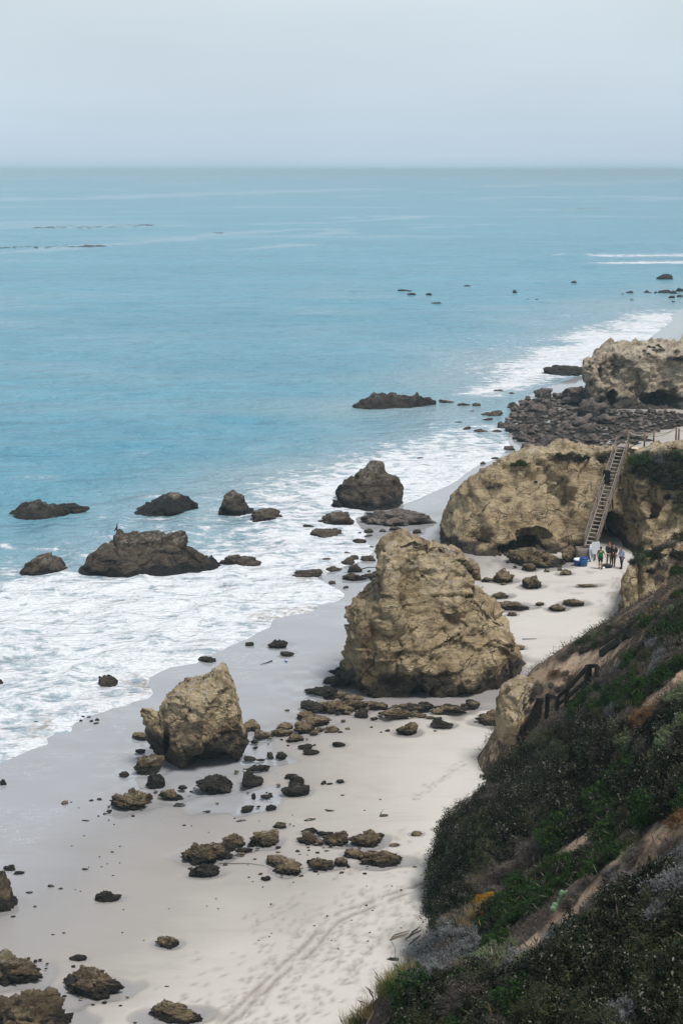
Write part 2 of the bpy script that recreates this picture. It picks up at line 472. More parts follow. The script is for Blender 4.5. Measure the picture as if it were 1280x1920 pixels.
# ---- sea
def sea_mat():
    t = NT('sea_water')
    foam = t.attr('foam'); shal = t.attr('shallow'); slick = t.attr('slick')
    big = t.noise(0.012, 5, 0.6, vec=t.map(scale=(0.6, 1.6, 1)))
    mid = t.noise(0.11, 5, 0.6, vec=t.map(scale=(0.5, 1.5, 1)))
    deep = t.mix(t.step(big, 0.3, 0.7), (0.11, 0.315, 0.43), (0.135, 0.365, 0.49))
    deep = t.mix(t.step(mid, 0.35, 0.7, 0, 0.35), deep, (0.045, 0.235, 0.34))
    fin = t.noise(0.3, 6, 0.7, vec=t.map(scale=(0.6, 1.2, 1)))
    deep = t.mix(t.step(fin, 0.5, 0.68, 0, 0.5), deep, (0.04, 0.205, 0.29))  # dark strokes here, pale ones next: ripple shading painted into the water colour
    deep = t.mix(t.step(fin, 0.3, 0.46, 0.3, 0), deep, (0.13, 0.40, 0.52))
    c = t.mix(shal, deep, (0.24, 0.375, 0.43))
    c = t.mix(slick, c, (0.24, 0.40, 0.52))
    n1 = t.noise(0.5, 8, 0.7, vec=t.map(scale=(0.9, 1.1, 1)), dist=0.4)
    n2 = t.noise(2.2, 6, 0.7, vec=t.map(scale=(0.9, 1.1, 1)), dist=0.3)
    vor = t.voro(0.9, vec=dist_vec2(t), feature='F1')
    v = t.math('ADD', t.math('ADD', t.math('MULTIPLY', n1, 0.48), t.math('MULTIPLY', n2, 0.32)), t.math('MULTIPLY', vor, 0.26))
    thr = t.math('SUBTRACT', 0.82, t.math('MULTIPLY', foam, 0.408))
    lo = t.math('SUBTRACT', thr, 0.08); hi = t.math('ADD', thr, 0.075)
    ff = t.step(v, lo, hi)
    ff = t.math('MULTIPLY', ff, t.step(foam, 0.02, 0.15))
    c = t.mix(t.math('MULTIPLY', foam, 0.6), c, (0.42, 0.49, 0.56))
    brown = t.attr('stir')
    fc = t.mix(t.math('MULTIPLY', brown, t.step(n2, 0.42, 0.62)), (0.76, 0.79, 0.83), (0.36, 0.31, 0.26))
    c = t.mix(ff, c, fc)
    w0 = t.noise(0.13, 5, 0.6, vec=t.map(scale=(0.65, 1.2, 1)))
    w1 = t.noise(0.55, 5, 0.6, vec=t.map(scale=(0.55, 1.5, 1)))
    w2 = t.noise(2.6, 4, 0.6, vec=t.map(scale=(0.7, 1.3, 1)))
    h = t.math('ADD', t.math('ADD', t.math('MULTIPLY', w0, 3.0), w1), t.math('MULTIPLY', w2, 0.22))
    nb = t.bump(h, 1.0, 1.3)
    nb = t.bump(ff, 0.5, 0.10, nb)
    rough = t.mixf(ff, t.mixf(slick, 0.22, 0.12), 0.9)
    return t.set(color=c, rough=rough, ior=1.333, spec=0.5, normal=nb)

def dist_vec2(t):
    nd = t.n('ShaderNodeVectorMath', operation='MULTIPLY_ADD')
    t.put(nd.inputs[0], t.noise(0.8, 5, 0.65, col=True)); nd.inputs[1].default_value = (2.2, 2.2, 0); t.put(nd.inputs[2], t.map(scale=(0.75, 1.2, 0)))
    return nd.outputs[0]
M['sea'] = sea_mat()

# ---- hillside soil
def soil_mat():
    t = NT('hillside_soil')
    n1 = t.noise(0.5, 6, 0.65, dist=0.5); n2 = t.noise(3.0, 6, 0.7); n3 = t.noise(16, 5, 0.7)
    rill = t.noise(1.1, 5, 0.65, vec=t.map(scale=(1, 1.0, 0.25)))
    c = t.mix(t.step(n1, 0.35, 0.65), (0.40, 0.285, 0.19), (0.50, 0.375, 0.265))
    c = t.mix(t.step(n2, 0.45, 0.72, 0, 0.8), c, (0.15, 0.088, 0.05))
    c = t.mix(t.step(n3, 0.5, 0.75, 0, 0.6), c, (0.55, 0.42, 0.30))
    lit = t.attr('litter')
    lc = t.mix(t.step(n3, 0.4, 0.65), (0.030, 0.023, 0.018), (0.12, 0.092, 0.072))
    c = t.mix(t.math('MULTIPLY', lit, t.step(n2, 0.25, 0.5, 0.6, 1.0)), c, lc)
    sx_ = t.n('ShaderNodeSeparateXYZ'); t.put(sx_.inputs[0], t.geo.outputs['True Normal'])
    rc = t.mix(t.step(n2, 0.42, 0.6), (0.50, 0.40, 0.26), (0.20, 0.14, 0.078))
    rc = t.mix(t.step(t.noise(1.2, 7, 0.7, dist=.8), 0.54, 0.62, 0, .8), rc, (0.10, 0.068, 0.04))
    c = t.mix(t.step(sx_.outputs[2], 0.52, 0.40), c, rc)
    h = t.math('ADD', t.math('ADD', t.math('MULTIPLY', n2, 0.5), t.math('MULTIPLY', n3, 0.3)), t.math('MULTIPLY', rill, 0.6))
    return t.set(color=c, rough=0.95, spec=0.15, normal=t.bump(h, 0.9, 0.25))
M['soil'] = soil_mat()

# ---- foliage
def leaf_mat(name, a, b, c, rough=0.42, spec=0.5, transl=0.15):
    spec *= .6
    t = NT(name)
    k = t.attr('tint')
    col = t.ramp(k, [(0.0, a), (0.55, b), (0.9, b), (1.0, c)])
    n = t.noise(0.9, 3, 0.6)
    col = t.mix(t.step(n, 0.3, 0.7, 0, 0.45), col, tuple(x * 0.55 for x in a))
    t.set(color=col, rough=rough, spec=spec)
    tr = t.n('ShaderNodeBsdfTranslucent'); t.put(tr.inputs[0], col)
    mx = t.n('ShaderNodeMixShader'); mx.inputs[0].default_value = transl
    t.t.links.new(t.b.outputs[0], mx.inputs[1]); t.t.links.new(tr.outputs[0], mx.inputs[2]); t.t.links.new(mx.outputs[0], t.out.inputs[0])
    return t.m
M['leaf_dark'] = leaf_mat('dark_glossy_leaves', (0.008, 0.011, 0.005), (0.024, 0.031, 0.013), (0.26, 0.24, 0.20), 0.55, 0.16, 0.12)
M['leaf_green'] = leaf_mat('bright_green_leaves', (0.009, 0.026, 0.004), (0.029, 0.074, 0.010), (0.08, 0.14, 0.024), 0.55, 0.25, 0.2)
M['leaf_olive'] = leaf_mat('olive_leaves', (0.026, 0.036, 0.014), (0.058, 0.066, 0.028), (0.13, 0.125, 0.06), 0.55, 0.35, 0.15)
M['leaf_sage'] = leaf_mat('grey_sage_leaves', (0.06, 0.066, 0.066), (0.18, 0.19, 0.19), (0.36, 0.365, 0.37), 0.8, 0.2, 0.1)
M['leaf_pale'] = leaf_mat('pale_green_leaves', (0.09, 0.125, 0.06), (0.20, 0.24, 0.13), (0.33, 0.35, 0.22), 0.7, 0.25, 0.2)
M['leaf_dry'] = leaf_mat('dry_twigs', (0.034, 0.028, 0.023), (0.125, 0.104, 0.088), (0.33, 0.295, 0.265), 0.85, 0.2, 0.05)
M['leaf_rust'] = leaf_mat('rusty_dry_leaves', (0.085, 0.045, 0.02), (0.19, 0.105, 0.045), (0.32, 0.2, 0.1), 0.85, 0.2, 0.1)
M['leaf_yellow'] = leaf_mat('yellow_blossom', (0.24, 0.11, 0.01), (0.46, 0.235, 0.015), (0.6, 0.38, 0.05), 0.7, 0.3, 0.2)
M['grass'] = leaf_mat('dry_golden_grass', (0.17, 0.135, 0.05), (0.42, 0.33, 0.15), (0.62, 0.52, 0.29), 0.75, 0.25, 0.3)
M['grassgreen'] = leaf_mat('green_grass', (0.06, 0.085, 0.02), (0.15, 0.17, 0.05), (0.42, 0.36, 0.17), 0.7, 0.3, 0.3)
M['branch'] = plain('shrub_wood', (0.05, 0.038, 0.032), 0.9, 0.4, 9, 0.2)
# ------------------------------------------------------------------ shoreline
SHORE_PX = [(-80, 1470), (-30, 1446), (0, 1432), (19, 1425), (45, 1412), (65, 1402), (88, 1396), (82, 1384), (112, 1373), (135, 1372), (139, 1356), (160, 1343),
    (187, 1336), (212, 1327), (242, 1323), (246, 1316), (282, 1310), (290, 1300), (274, 1286), (277, 1270), (297, 1262), (320, 1251), (370, 1244), (400, 1227), (425, 1215), (465, 1197),
    (480, 1187), (507, 1177), (511, 1162), (550, 1152), (577, 1149), (600, 1141), (601, 1134), (635, 1127), (646, 1116), (640, 1106), (610, 1094), (592, 1084), (620, 1072),
    (655, 1060), (690, 1046), (702, 1030), (684, 1012), (690, 1000), (672, 990), (660, 972), (690, 958), (735, 952), (775, 940), (830, 915), (860, 899), (882, 880), (905, 868), (930, 861),
    (945, 850), (955, 838), (950, 815), (955, 790), (962, 765), (990, 742), (1030, 724), (1090, 704), (1140, 684), (1195, 652), (1235, 620), (1262, 601), (1256, 592), (1290, 572), (1400, 548)]
SHORE = np.array([[-70, -20], [-45, 40]] + [list(P(x, y)[:2]) for x, y in SHORE_PX] + [[200, 560], [420, 760], [1500, 1500]])
LAND = np.vstack([SHORE, [[1500, -60], [-70, -60]]])

def sdist(q):
    d = poly_dist(q, SHORE)
    return np.where(in_poly(q, LAND), d, -d)

def beach_h(q, s=None):
    if s is None: s = sdist(q)
    h = np.where(s > 0, 0.045 * s / (1 + np.maximum(s, 0) / 60), np.maximum(0.08 * s, -3.0))
    p = np.c_[q, np.zeros(len(q))]
    return h + 0.05 * vn(p / 7.0, 3) * sstep(1, 6, s) + 0.02 * vn(p / 1.7, 4) * sstep(1, 5, s)

class Lookup:
    """bilinear table of a height function, for placing things"""
    def __init__(self, x0, x1, y0, y1, st, fn):
        self.x0, self.y0, self.st = x0, y0, st
        xs, ys = np.arange(x0, x1, st), np.arange(y0, y1, st)
        X, Y = np.meshgrid(xs, ys)
        self.z = fn(np.c_[X.ravel(), Y.ravel()]).reshape(len(ys), len(xs))
    def __call__(self, q):
        u = np.clip((q[:, 0] - self.x0) / self.st, 0, self.z.shape[1] - 1.001); v = np.clip((q[:, 1] - self.y0) / self.st, 0, self.z.shape[0] - 1.001)
        i, j = u.astype(int), v.astype(int); a, b = u - i, v - j; z = self.z
        return (z[j, i] * (1 - a) + z[j, i + 1] * a) * (1 - b) + (z[j + 1, i] * (1 - a) + z[j + 1, i + 1] * a) * b
BH = Lookup(-45, 120, 28, 330, .5, beach_h)

def PG(px, py):
    z = 0.0
    for _ in range(7):
        p = P(px, py, z)
        z = max(float(BH(p[None, :2])[0]), 0.0)
    return P(px, py, z)

def field_px(ctrl, c=4.0, lam=0.0):
    pts = np.array([P(x, y, 0.4)[:2] for x, y, _ in ctrl])
    return RBF(pts * [1.0, 0.5], [v for *_, v in ctrl], c, lam)

def ev(rbf, q):
    return rbf(q * [1.0, 0.5])

WET = field_px([(0, 1500, 1.0), (100, 1550, .95), (200, 1400, 1), (330, 1200, 1), (500, 1250, 1), (560, 1280, .98), (600, 1180, 1), (0, 1680, .85), (100, 1750, .62), (250, 1650, .58),
    (400, 1580, .56), (300, 1800, .42), (100, 1900, .42), (-80, 1800, .6), (450, 1750, .34), (550, 1680, .42), (700, 1610, .30), (600, 1900, 0), (700, 1750, 0), (450, 1900, .08), (650, 1500, .36), (520, 1480, .55),
    (800, 1450, .10), (900, 1400, .0), (720, 1410, .33), (600, 1400, .55), (850, 1340, .28), (700, 1345, .55), (950, 1230, .05), (1050, 1150, .0), (960, 1110, .12), (1100, 1100, 0), (900, 1065, .5),
    (1010, 1060, .2), (640, 1150, 1), (800, 930, 1), (900, 880, .9), (700, 1000, .9), (1250, 620, 1), (1250, 790, .5), (1180, 815, .55), (1000, 800, .7), (560, 1590, .45), (230, 1500, .85), (420, 1470, .8)])

FOAM = field_px([(50, 1010, .16), (50, 900, .0), (120, 1000, .22), (80, 1120, .93), (250, 1120, .95), (450, 1120, .97), (50, 1200, .84), (200, 1200, .88), (400, 1190, .92), (50, 1300, .82), (180, 1280, .86),
    (100, 1350, .84), (20, 1085, .75), (0, 1040, .3), (400, 1000, .55), (450, 1030, .8), (520, 1000, .82), (600, 1050, .9), (560, 940, .76), (500, 905, .62), (450, 890, .34), (330, 900, .1), (600, 900, .8),
    (700, 860, .76), (800, 850, .88), (800, 900, .92), (850, 830, .82), (900, 840, .85), (940, 820, .7), (700, 830, .45), (620, 850, .4), (800, 795, .42), (880, 780, .42), (700, 790, .12), (550, 850, .1),
    (200, 985, .32), (300, 990, .45), (600, 800, .0), (300, 800, 0), (100, 700, 0), (650, 700, .0), (800, 700, .22), (900, 690, .42), (1000, 650, .42), (1100, 610, .3), (900, 760, .2), (1000, 725, .15), (1150, 560, .1),
    (800, 600, 0), (1100, 500, 0), (400, 500, 0), (-100, 1200, .8), (-100, 950, .1), (1300, 560, .1), (600, 400, 0), (1300, 400, 0), (0, 400, 0), (400, 1060, .88), (120, 1060, .6), (560, 1100, .95)], c=3.0)

def band(q, pxs, w):
    pl = np.array([P(x, y)[:2] for x, y in pxs])
    return poly_dist(q, pl) / w

def polar_grid(a0, a1, da, b0, b1, db):
    el = np.arange(a0, a1, -da); az = np.arange(b0, b1 + db / 2, db)
    r = CAMZ / np.tan(np.radians(el))
    X = r[:, None] * np.sin(np.radians(az))[None]; Y = r[:, None] * np.cos(np.radians(az))[None]
    return np.c_[X.ravel(), Y.ravel()], len(el), len(az)

def prune(v, f, keep):
    f = f[keep[f].any(1)]
    u = np.unique(f); m = np.full(len(v), -1); m[u] = np.arange(len(u))
    return u, m[f]

# ---------------- beach
q, nr, nc = polar_grid(40.0, 4.2, 0.055, -24, 27, 0.09)
s = sdist(q)
u, f = prune(q, grid_faces(nr, nc), s > -9)
q, s = q[u], s[u]
p3 = np.c_[q, np.zeros(len(q))]
z = beach_h(q, s)
wet = np.clip(ev(WET, q), 0, 1)
wet = np.maximum(wet, sstep(7, 1.5, s + 1.0 * vn(p3 / 2.5, 9)))
track = np.zeros(len(q))
near = np.where(q[:, 1] < 82)[0]
qn = q[near]; tn = np.zeros(len(near)); dz = np.zeros(len(near))
for pl, w, a in (([(800, 1650), (750, 1668), (690, 1690), (640, 1708), (605, 1732), (575, 1765), (540, 1800), (490, 1845), (440, 1890), (400, 1930)], .13, 1.0),
                 ([(800, 1658), (745, 1680), (690, 1702), (640, 1728), (607, 1757), (570, 1795), (520, 1838), (470, 1880), (420, 1930)], .13, 1.0),
                 ([(600, 1712), (560, 1740), (520, 1780), (480, 1820)], .10, 0.45)):
    pw = np.array([PG(*a_)[:2] for a_ in pl])
    d = poly_dist(qn + 0.12 * np.c_[vn(p3[near] / 1.1, 31), vn(p3[near] / 1.1, 32)], pw)
    g = np.exp(-(d / w) ** 2) * a * sstep(-0.75, 0.1, vn(p3[near] / 0.55, 33))
    tn = np.maximum(tn, g); dz -= 0.035 * g
r2 = np.random.default_rng(5)
foot = []
for k in range(620):
    t = r2.random(); x = 800 - 400 * t; y = 1655 + 265 * t ** 1.25
    foot.append((x + r2.normal(0, 65), y + r2.normal(18, 42)))
def trail(a, b, n, jit):
    for k in range(n):
        t = (k + .5) / n
        foot.append((a[0] + (b[0] - a[0]) * t + r2.normal(0, jit), a[1] + (b[1] - a[1]) * t + (6 if k % 2 else -6) * .5 + r2.normal(0, jit)))
trail((770, 1500), (870, 1430), 26, 3); trail((730, 1740), (640, 1830), 26, 4); trail((690, 1775), (640, 1850), 18, 5); trail((560, 1680), (470, 1740), 20, 6); trail((760, 1560), (640, 1640), 26, 5)
for x, y in foot:
    c = PG(x, y)[:2]
    L, W, th = r2.uniform(.12, .2), r2.uniform(.06, .1), r2.uniform(-.6, .6) + 1.0
    d = qn - c
    k = np.where((np.abs(d[:, 0]) < .5) & (np.abs(d[:, 1]) < .5))[0]
    if not len(k): continue
    a = d[k] @ np.array([math.cos(th), math.sin(th)]); b = d[k] @ np.array([-math.sin(th), math.cos(th)])
    g = np.exp(-((a / L) ** 2 + (b / W) ** 2)) * r2.uniform(.4, 1)
    tn[k] = np.maximum(tn[k], g); dz[k] -= 0.04 * g
track[near] = tn; z[near] += dz
mid = np.where((q[:, 1] > 82) & (q[:, 1] < 112) & (q[:, 0] > 8))[0]
qm = q[mid]; tm = np.zeros(len(mid))
for pl in ([(1165, 1085), (1150, 1110), (1140, 1135)], [(1158, 1083), (1142, 1108), (1128, 1135)], [(1150, 1150), (1160, 1190), (1145, 1230)]):
    d = poly_dist(qm, np.array([PG(*a_)[:2] for a_ in pl]))
    tm = np.maximum(tm, 0.75 * np.exp(-(d / .16) ** 2) * sstep(-.6, .2, vn(p3[mid] / .6, 35)))
tm = np.maximum(tm, .8 * sstep(.62, .8, vn(p3[mid] / [.5, .9, 1], 36)) * sstep(0, 8, qm[:, 0] - 13))
track[mid] = tm
# rippled drainage marks where the swash runs back round the stacks
lace = sstep(16, 3, s) * sstep(0.0, 0.6, s) * sstep(.75, .95, wet)
brown = np.zeros(len(q))
me = mesh('beach', np.c_[q, z], f, dict(wet=wet, track=track, lace=lace), mats=(M['sand'],))
link('beach', me, kind='structure', label='pale sandy beach, damp and glossy near the waterline')

# ---------------- sea
q, nr, nc = polar_grid(31.0, 0.05, 0.05, -24, 24, 0.10)
s = sdist(q)
p3 = np.c_[q, np.zeros(len(q))]
s = s + 0.28 * fbm(p3 / 1.6, 3, 21) * sstep(9, 0, np.abs(s))
u, f = prune(q, grid_faces(nr, nc), s < 1.2)
q, s, p3 = q[u], s[u], p3[u]
rr = np.hypot(q[:, 0], q[:, 1])
foam = np.clip(ev(FOAM, q), 0, 1) * sstep(900, 420, rr)
foam = np.where(q[:, 1] > 330, foam * 0.4, foam)
d = band(q, [(905, 734), (960, 718), (1000, 700), (1060, 676), (1130, 648), (1200, 616), (1258, 592)], 1.0)
wv = 2.5 + 9 * sstep(150, 260, q[:, 1])
foam = np.maximum(foam, np.clip(1.12 - 0.75 * d / wv + 0.35 * fbm(p3 / 9, 4, 41), 0, .98))
for pl, w in (([(1140, 480), (1200, 479.5), (1320, 478)], 9), ([(1155, 494), (1220, 492), (1320, 492)], 8), ([(1030, 484), (1060, 479)], 2.5)):
    foam = np.maximum(foam, np.clip(1.05 - .8 * band(q, pl, w) + .5 * fbm(p3 / [40, 9, 1], 4, 43), 0, .95))
fr = sstep(-2.2, -0.3, s)
foam = np.maximum(foam, fr * (0.80 + .25 * vn(p3 / 3, 44)) * sstep(300, 200, q[:, 1]) * sstep(-.35, .25, vn(p3 / 11, 48) + .6 * sstep(150, 120, q[:, 1])))
# thin trails of foam drifting off the outer rocks
tr = ridged(p3 / [16, 9, 1], 4, 45)
foam = np.maximum(foam, .62 * sstep(.45, .85, tr) * sstep(-60, -22, s) * sstep(200, 120, q[:, 1]) * sstep(70, 90, q[:, 1]))
shal = np.clip(sstep(-42, -6, s) * .9 + .35 * vn(p3 / [30, 14, 1], 46), 0, 1) * sstep(520, 260, q[:, 1])
slick = np.zeros(len(q))
for pl, w in (([(-40, 375), (200, 371), (420, 362), (680, 355)], 75), ([(330, 447), (450, 437), (560, 430), (620, 428), (640, 437), (560, 444)], 10), ([(20, 428), (300, 424), (480, 421), (640, 416), (780, 407)], 11),
              ([(-60, 478), (60, 471), (200, 458), (330, 450)], 9), ([(780, 428), (900, 421), (1010, 420)], 10), ([(600, 410), (740, 405), (790, 407)], 10), ([(930, 350), (1280, 338)], 90), ([(430, 470), (560, 460)], 8), ([(900, 372), (1180, 368), (1300, 372)], 40), ([(1230, 375), (1320, 372)], 40)):
    slick = np.maximum(slick, np.clip(1.1 - band(q, pl, w) + .9 * fbm(p3 / [60, 22, 1], 4, 47), 0, 1) * sstep(2.2, .6, band(q, pl, w)))
slick = np.maximum(slick, .55 * sstep(.25, .7, fbm(p3 / [170, 60, 1], 5, 49)) * sstep(180, 500, rr))
slick = np.maximum(slick, .6 * sstep(.2, .75, fbm(p3 / [40, 15, 1], 5, 50)) * sstep(150, 230, q[:, 1]) * sstep(420, 300, q[:, 1]))
stir = sstep(-3.2, -.4, s) * sstep(120, 95, q[:, 1]) * sstep(-.1, .35, vn(p3 / 3.5, 51))
am = sstep(-3, -25, s) * sstep(1500, 500, rr)
zz = 0.08 * sstep(0.05, -0.7, s) - 0.25 * sstep(0, .8, s)
zz = zz + am * (.2 * vn(p3 / [26, 8, 1], 52) + .17 * vn(p3 / [11, 3.5, 1], 53) + .09 * vn(p3 / [4, 1.6, 1], 54))
zz = zz + sstep(-1, -4, s) * .05 * vn(p3 / [1.3, 1, 1], 55) * sstep(120, 90, q[:, 1])
zz = zz + sstep(-1.2, -3, s) * sstep(-45, -20, s) * sstep(190, 130, q[:, 1]) * .2 * np.maximum(0, np.sin((s + 2.6 * fbm(p3 / 12, 3, 57)) * 2 * np.pi / 7.5)) ** 3
for pl, h, w in (([(1000, 492), (1050, 481), (1130, 467), (1200, 458), (1330, 444)], .95, 5.5), ([(-80, 893), (0, 884), (80, 876), (150, 868)], .42, 2.6), ([(-40, 846), (120, 838), (230, 832)], .28, 2.5), ([(640, 482), (760, 470)], .4, 5)):
    pw = np.array([P(x, y)[:2] for x, y in pl]); d = poly_dist(q, pw)
    zz = zz + h * np.exp(-(d / w) ** 2) * (.8 + .3 * vn(p3 / 14, 56))
    slick = slick * (1 - np.exp(-(d / w) ** 2))
me = mesh('sea', np.c_[q, zz], f, dict(foam=foam, shallow=shal, slick=slick, stir=stir), mats=(M['sea'],))
link('sea', me, kind='structure', label='blue-green ocean with white surf along the beach')
SEA_Z = 0.06
def ground(px, py):
    return PG(px, py)
# ------------------------------------------------------------------ rocks
def bedded(v, rot=0.5, k=2.4):
    c, s_ = math.cos(rot), math.sin(rot)
    x = v[:, 0] * c + v[:, 2] * s_; z = (-v[:, 0] * s_ + v[:, 2] * c) * k
    return np.stack([x, v[:, 1], z], 1)

def rough_up(v, f, amp, seed, rot=0.5, k=2.0, sc=1.0, fine=1.0):
    """weathered sandstone: big lobes, tilted facets, bedding ledges, pits"""
    n = vnormals(v, f)
    w = v / sc + 0.35 * np.stack([fbm(v / sc / 1.6, 3, seed + a) for a in (91, 92, 93)], 1)
    bd = bedded(w, rot, k)
    d = .9 * fbm(w / 3.2, 3, seed) + 1.0 * crag(w / 2.7, seed + 11, 1.2) + .55 * crag(bd / 1.5, seed + 23, 1.1)
    d += .40 * (ridged(bd / 2.6, 3, seed + 5) - .35) - .75 * sstep(.3, .65, fbm(w / 1.5, 2, seed + 41))
    fl = np.stack([w[:, 0] / .8, w[:, 1] / .8, w[:, 2] / 3.5], 1)
    d += .45 * crag(fl, seed + 51) * sstep(-.2, .3, fbm(w / 3, 2, seed + 52))
    d += fine * (.16 * crag(bd / .62, seed + 31) + .42 * fbm(w / .6, 4, seed + 33, .6) + .08 * crag(w / .36, seed + 37) + .22 * (ridged(bd / .8, 4, seed + 47) - .35) - .30 * sstep(.25, .6, fbm(bd / .5, 2, seed + 43)))
    return v + n * (amp * d * sc)[:, None]

def plane_cuts(v, seed, n, frac, front=False, hard=.92):
    """flat fracture faces: shave the body with random planes"""
    rg = np.random.default_rng(seed); c = (v.min(0) + v.max(0)) / 2; v = v - c
    ext = (v.max(0) - v.min(0)) / 2
    for k in range(n):
        a = rg.normal(size=3)
        if front: a[1] = -abs(a[1]) - .35; a[0] *= .9; a[2] *= .75
        a /= ext; a /= np.linalg.norm(a)
        p = v @ a; d = p.max() * (1 - frac * rg.uniform(.25, 1))
        v = v - a * (np.maximum(0, p - d) * hard)[:, None]
    return v + c

def loft(rows, ring=72, levels=46, expo=2.5, seed=0):
    """rows: (z, xl, xr, yc, half depth) from bottom to top"""
    rows = np.array(rows, float); rows = rows[np.argsort(rows[:, 0])]
    zs = np.linspace(rows[0, 0], rows[-1, 0], levels)
    I = [np.interp(zs, rows[:, 0], rows[:, k]) for k in range(1, 5)]
    th = np.linspace(0, 2 * np.pi, ring, endpoint=False)
    cx, sy = np.cos(th), np.sin(th)
    ex = np.sign(cx) * np.abs(cx) ** (2 / expo); ey = np.sign(sy) * np.abs(sy) ** (2 / expo)
    v = []
    for k, z in enumerate(zs):
        xl, xr, yc, b = (I[j][k] for j in range(4))
        v.append(np.stack([(xl + xr) / 2 + (xr - xl) / 2 * ex, yc + b * ey, np.full(ring, z)], 1))
    v = np.concatenate(v)
    i = np.arange(levels * ring).reshape(levels, ring)
    f = [tuple(t) for t in np.stack([i[:-1], np.roll(i[:-1], -1, 1), np.roll(i[1:], -1, 1), i[1:]], -1).reshape(-1, 4)]
    f.append(tuple(i[0][::-1])); f.append(tuple(i[-1]))
    return v, f

def ico(center, rad, sub=3):
    b = bmesh.new(); bmesh.ops.create_icosphere(b, subdivisions=sub, radius=1)
    v = np.array([list(x.co) for x in b.verts]) * rad + center
    f = [tuple(x.index for x in t.verts) for t in b.faces]; b.free()
    return v, f

def join(parts):
    V, F, o = [], [], 0
    for v, f in parts:
        V.append(np.asarray(v)); F += [tuple(i + o for i in t) for t in f]; o += len(v)
    return np.concatenate(V), F

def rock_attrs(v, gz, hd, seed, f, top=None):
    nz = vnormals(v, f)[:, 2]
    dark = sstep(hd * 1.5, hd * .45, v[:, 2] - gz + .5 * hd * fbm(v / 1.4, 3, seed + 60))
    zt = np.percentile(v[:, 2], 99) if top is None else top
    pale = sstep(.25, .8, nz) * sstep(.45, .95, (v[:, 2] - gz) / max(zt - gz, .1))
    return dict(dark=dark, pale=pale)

def carve(v, caves, ymax=None):
    u, w = to_px(v)
    v = v.copy()
    for cx, cy, rx, ry, dep, y0, y1 in caves:
        g = 1 - sstep(.55, 1.05, np.sqrt(((u - cx) / rx) ** 2 + ((w - cy) / ry) ** 2))
        g = g * (v[:, 1] < y1) * (v[:, 1] > y0)
        v[:, 1] += dep * g
    return v

def stack(name, label, rows_px, base_py, b, mat, amp=.35, voxel=.14, seed=1, lumps=(), caves=(), hd=1.4, expo=2.5, rot=.5, gz=None, sc=1.0, cat='rock', group=None, bpow=.6, k=2.0, lean=0.0, pull=0.0, ncut=9, fine=.85):
    """sea stack whose silhouette rows are given in photo pixels at the rock's own distance"""
    mx = .5 * (rows_px[-1][1] + rows_px[-1][2])
    g = PG(mx, base_py); y0 = g[1] + b + pull
    gz = g[2] if gz is None else gz
    wmax = max(r[2] - r[1] for r in rows_px)
    rows = []
    for r in rows_px:
        py, xl, xr = r[:3]
        bs = r[3] if len(r) > 3 else ((xr - xl) / wmax) ** bpow
        a, c = Pd(xl, py, y0), Pd(xr, py, y0)
        t = max(0, (c[2] - gz))
        rows.append((c[2], a[0], c[0], y0 + lean * t, b * bs))
    rows.sort()
    if rows[0][0] > gz - .6:
        z, xl, xr, yc, bb = rows[0]; rows.insert(0, (gz - .9, xl, xr, yc, bb))
    parts = [loft(rows, expo=expo)]
    for (px, py, rx, rz, dy, ry) in lumps:
        c = Pd(px, py, y0 + dy); d = depth_of(c) / FPX
        parts.append(ico(c, np.array([rx * d, ry, rz * d])))
    v, f = remesh(*join(parts), voxel)
    v = smooth_mesh(v, f, 2)
    v = plane_cuts(v, seed + 3, ncut, .34, True)
    if caves: v = carve(v, caves)
    v = rough_up(v, f, amp, seed, rot, k, sc, fine)
    org = np.array([np.mean([rows[0][1], rows[0][2]]), y0, gz])
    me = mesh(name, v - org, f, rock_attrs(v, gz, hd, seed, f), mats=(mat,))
    o = link(name, me, loc=org); tag(o, label, cat, group)
    return o

STACKS = {}
STACKS['big'] = stack('sea_stack', 'largest tan sandstone stack, broad and flat-shouldered, standing on the sand mid-beach',
    [(998, 758, 796, .30), (1008, 740, 816, .45), (1022, 718, 830, .58), (1034, 708, 848, .66), (1048, 706, 868, .74), (1075, 706, 882, .8), (1095, 702, 884, .82), (1108, 684, 886, .86), (1124, 664, 902, .9), (1150, 656, 934, .95), (1180, 652, 958, 1),
     (1210, 652, 970, 1), (1230, 656, 980, 1), (1252, 649, 994, 1), (1270, 640, 992, 1), (1290, 630, 984, 1), (1312, 622, 976, 1)],
    1316, 4.0, M['rock'], amp=.31, voxel=.08, seed=11, hd=1.3, expo=2.6, rot=.85, k=1.5,
    lumps=[(727, 1066, 24, 42, -.4, 1.8), (862, 1074, 26, 26, -.3, 1.8), (892, 1250, 60, 48, -2.6, 1.6), (735, 1240, 55, 60, -2.5, 1.6), (770, 1060, 50, 40, -1.8, 1.3), (860, 1170, 40, 40, -2.8, 1.2)],
    caves=[(790, 1305, 20, 14, .7, 0, 84), (745, 1215, 8, 60, .3, 0, 84), (848, 1120, 46, 7, .4, 0, 84)])
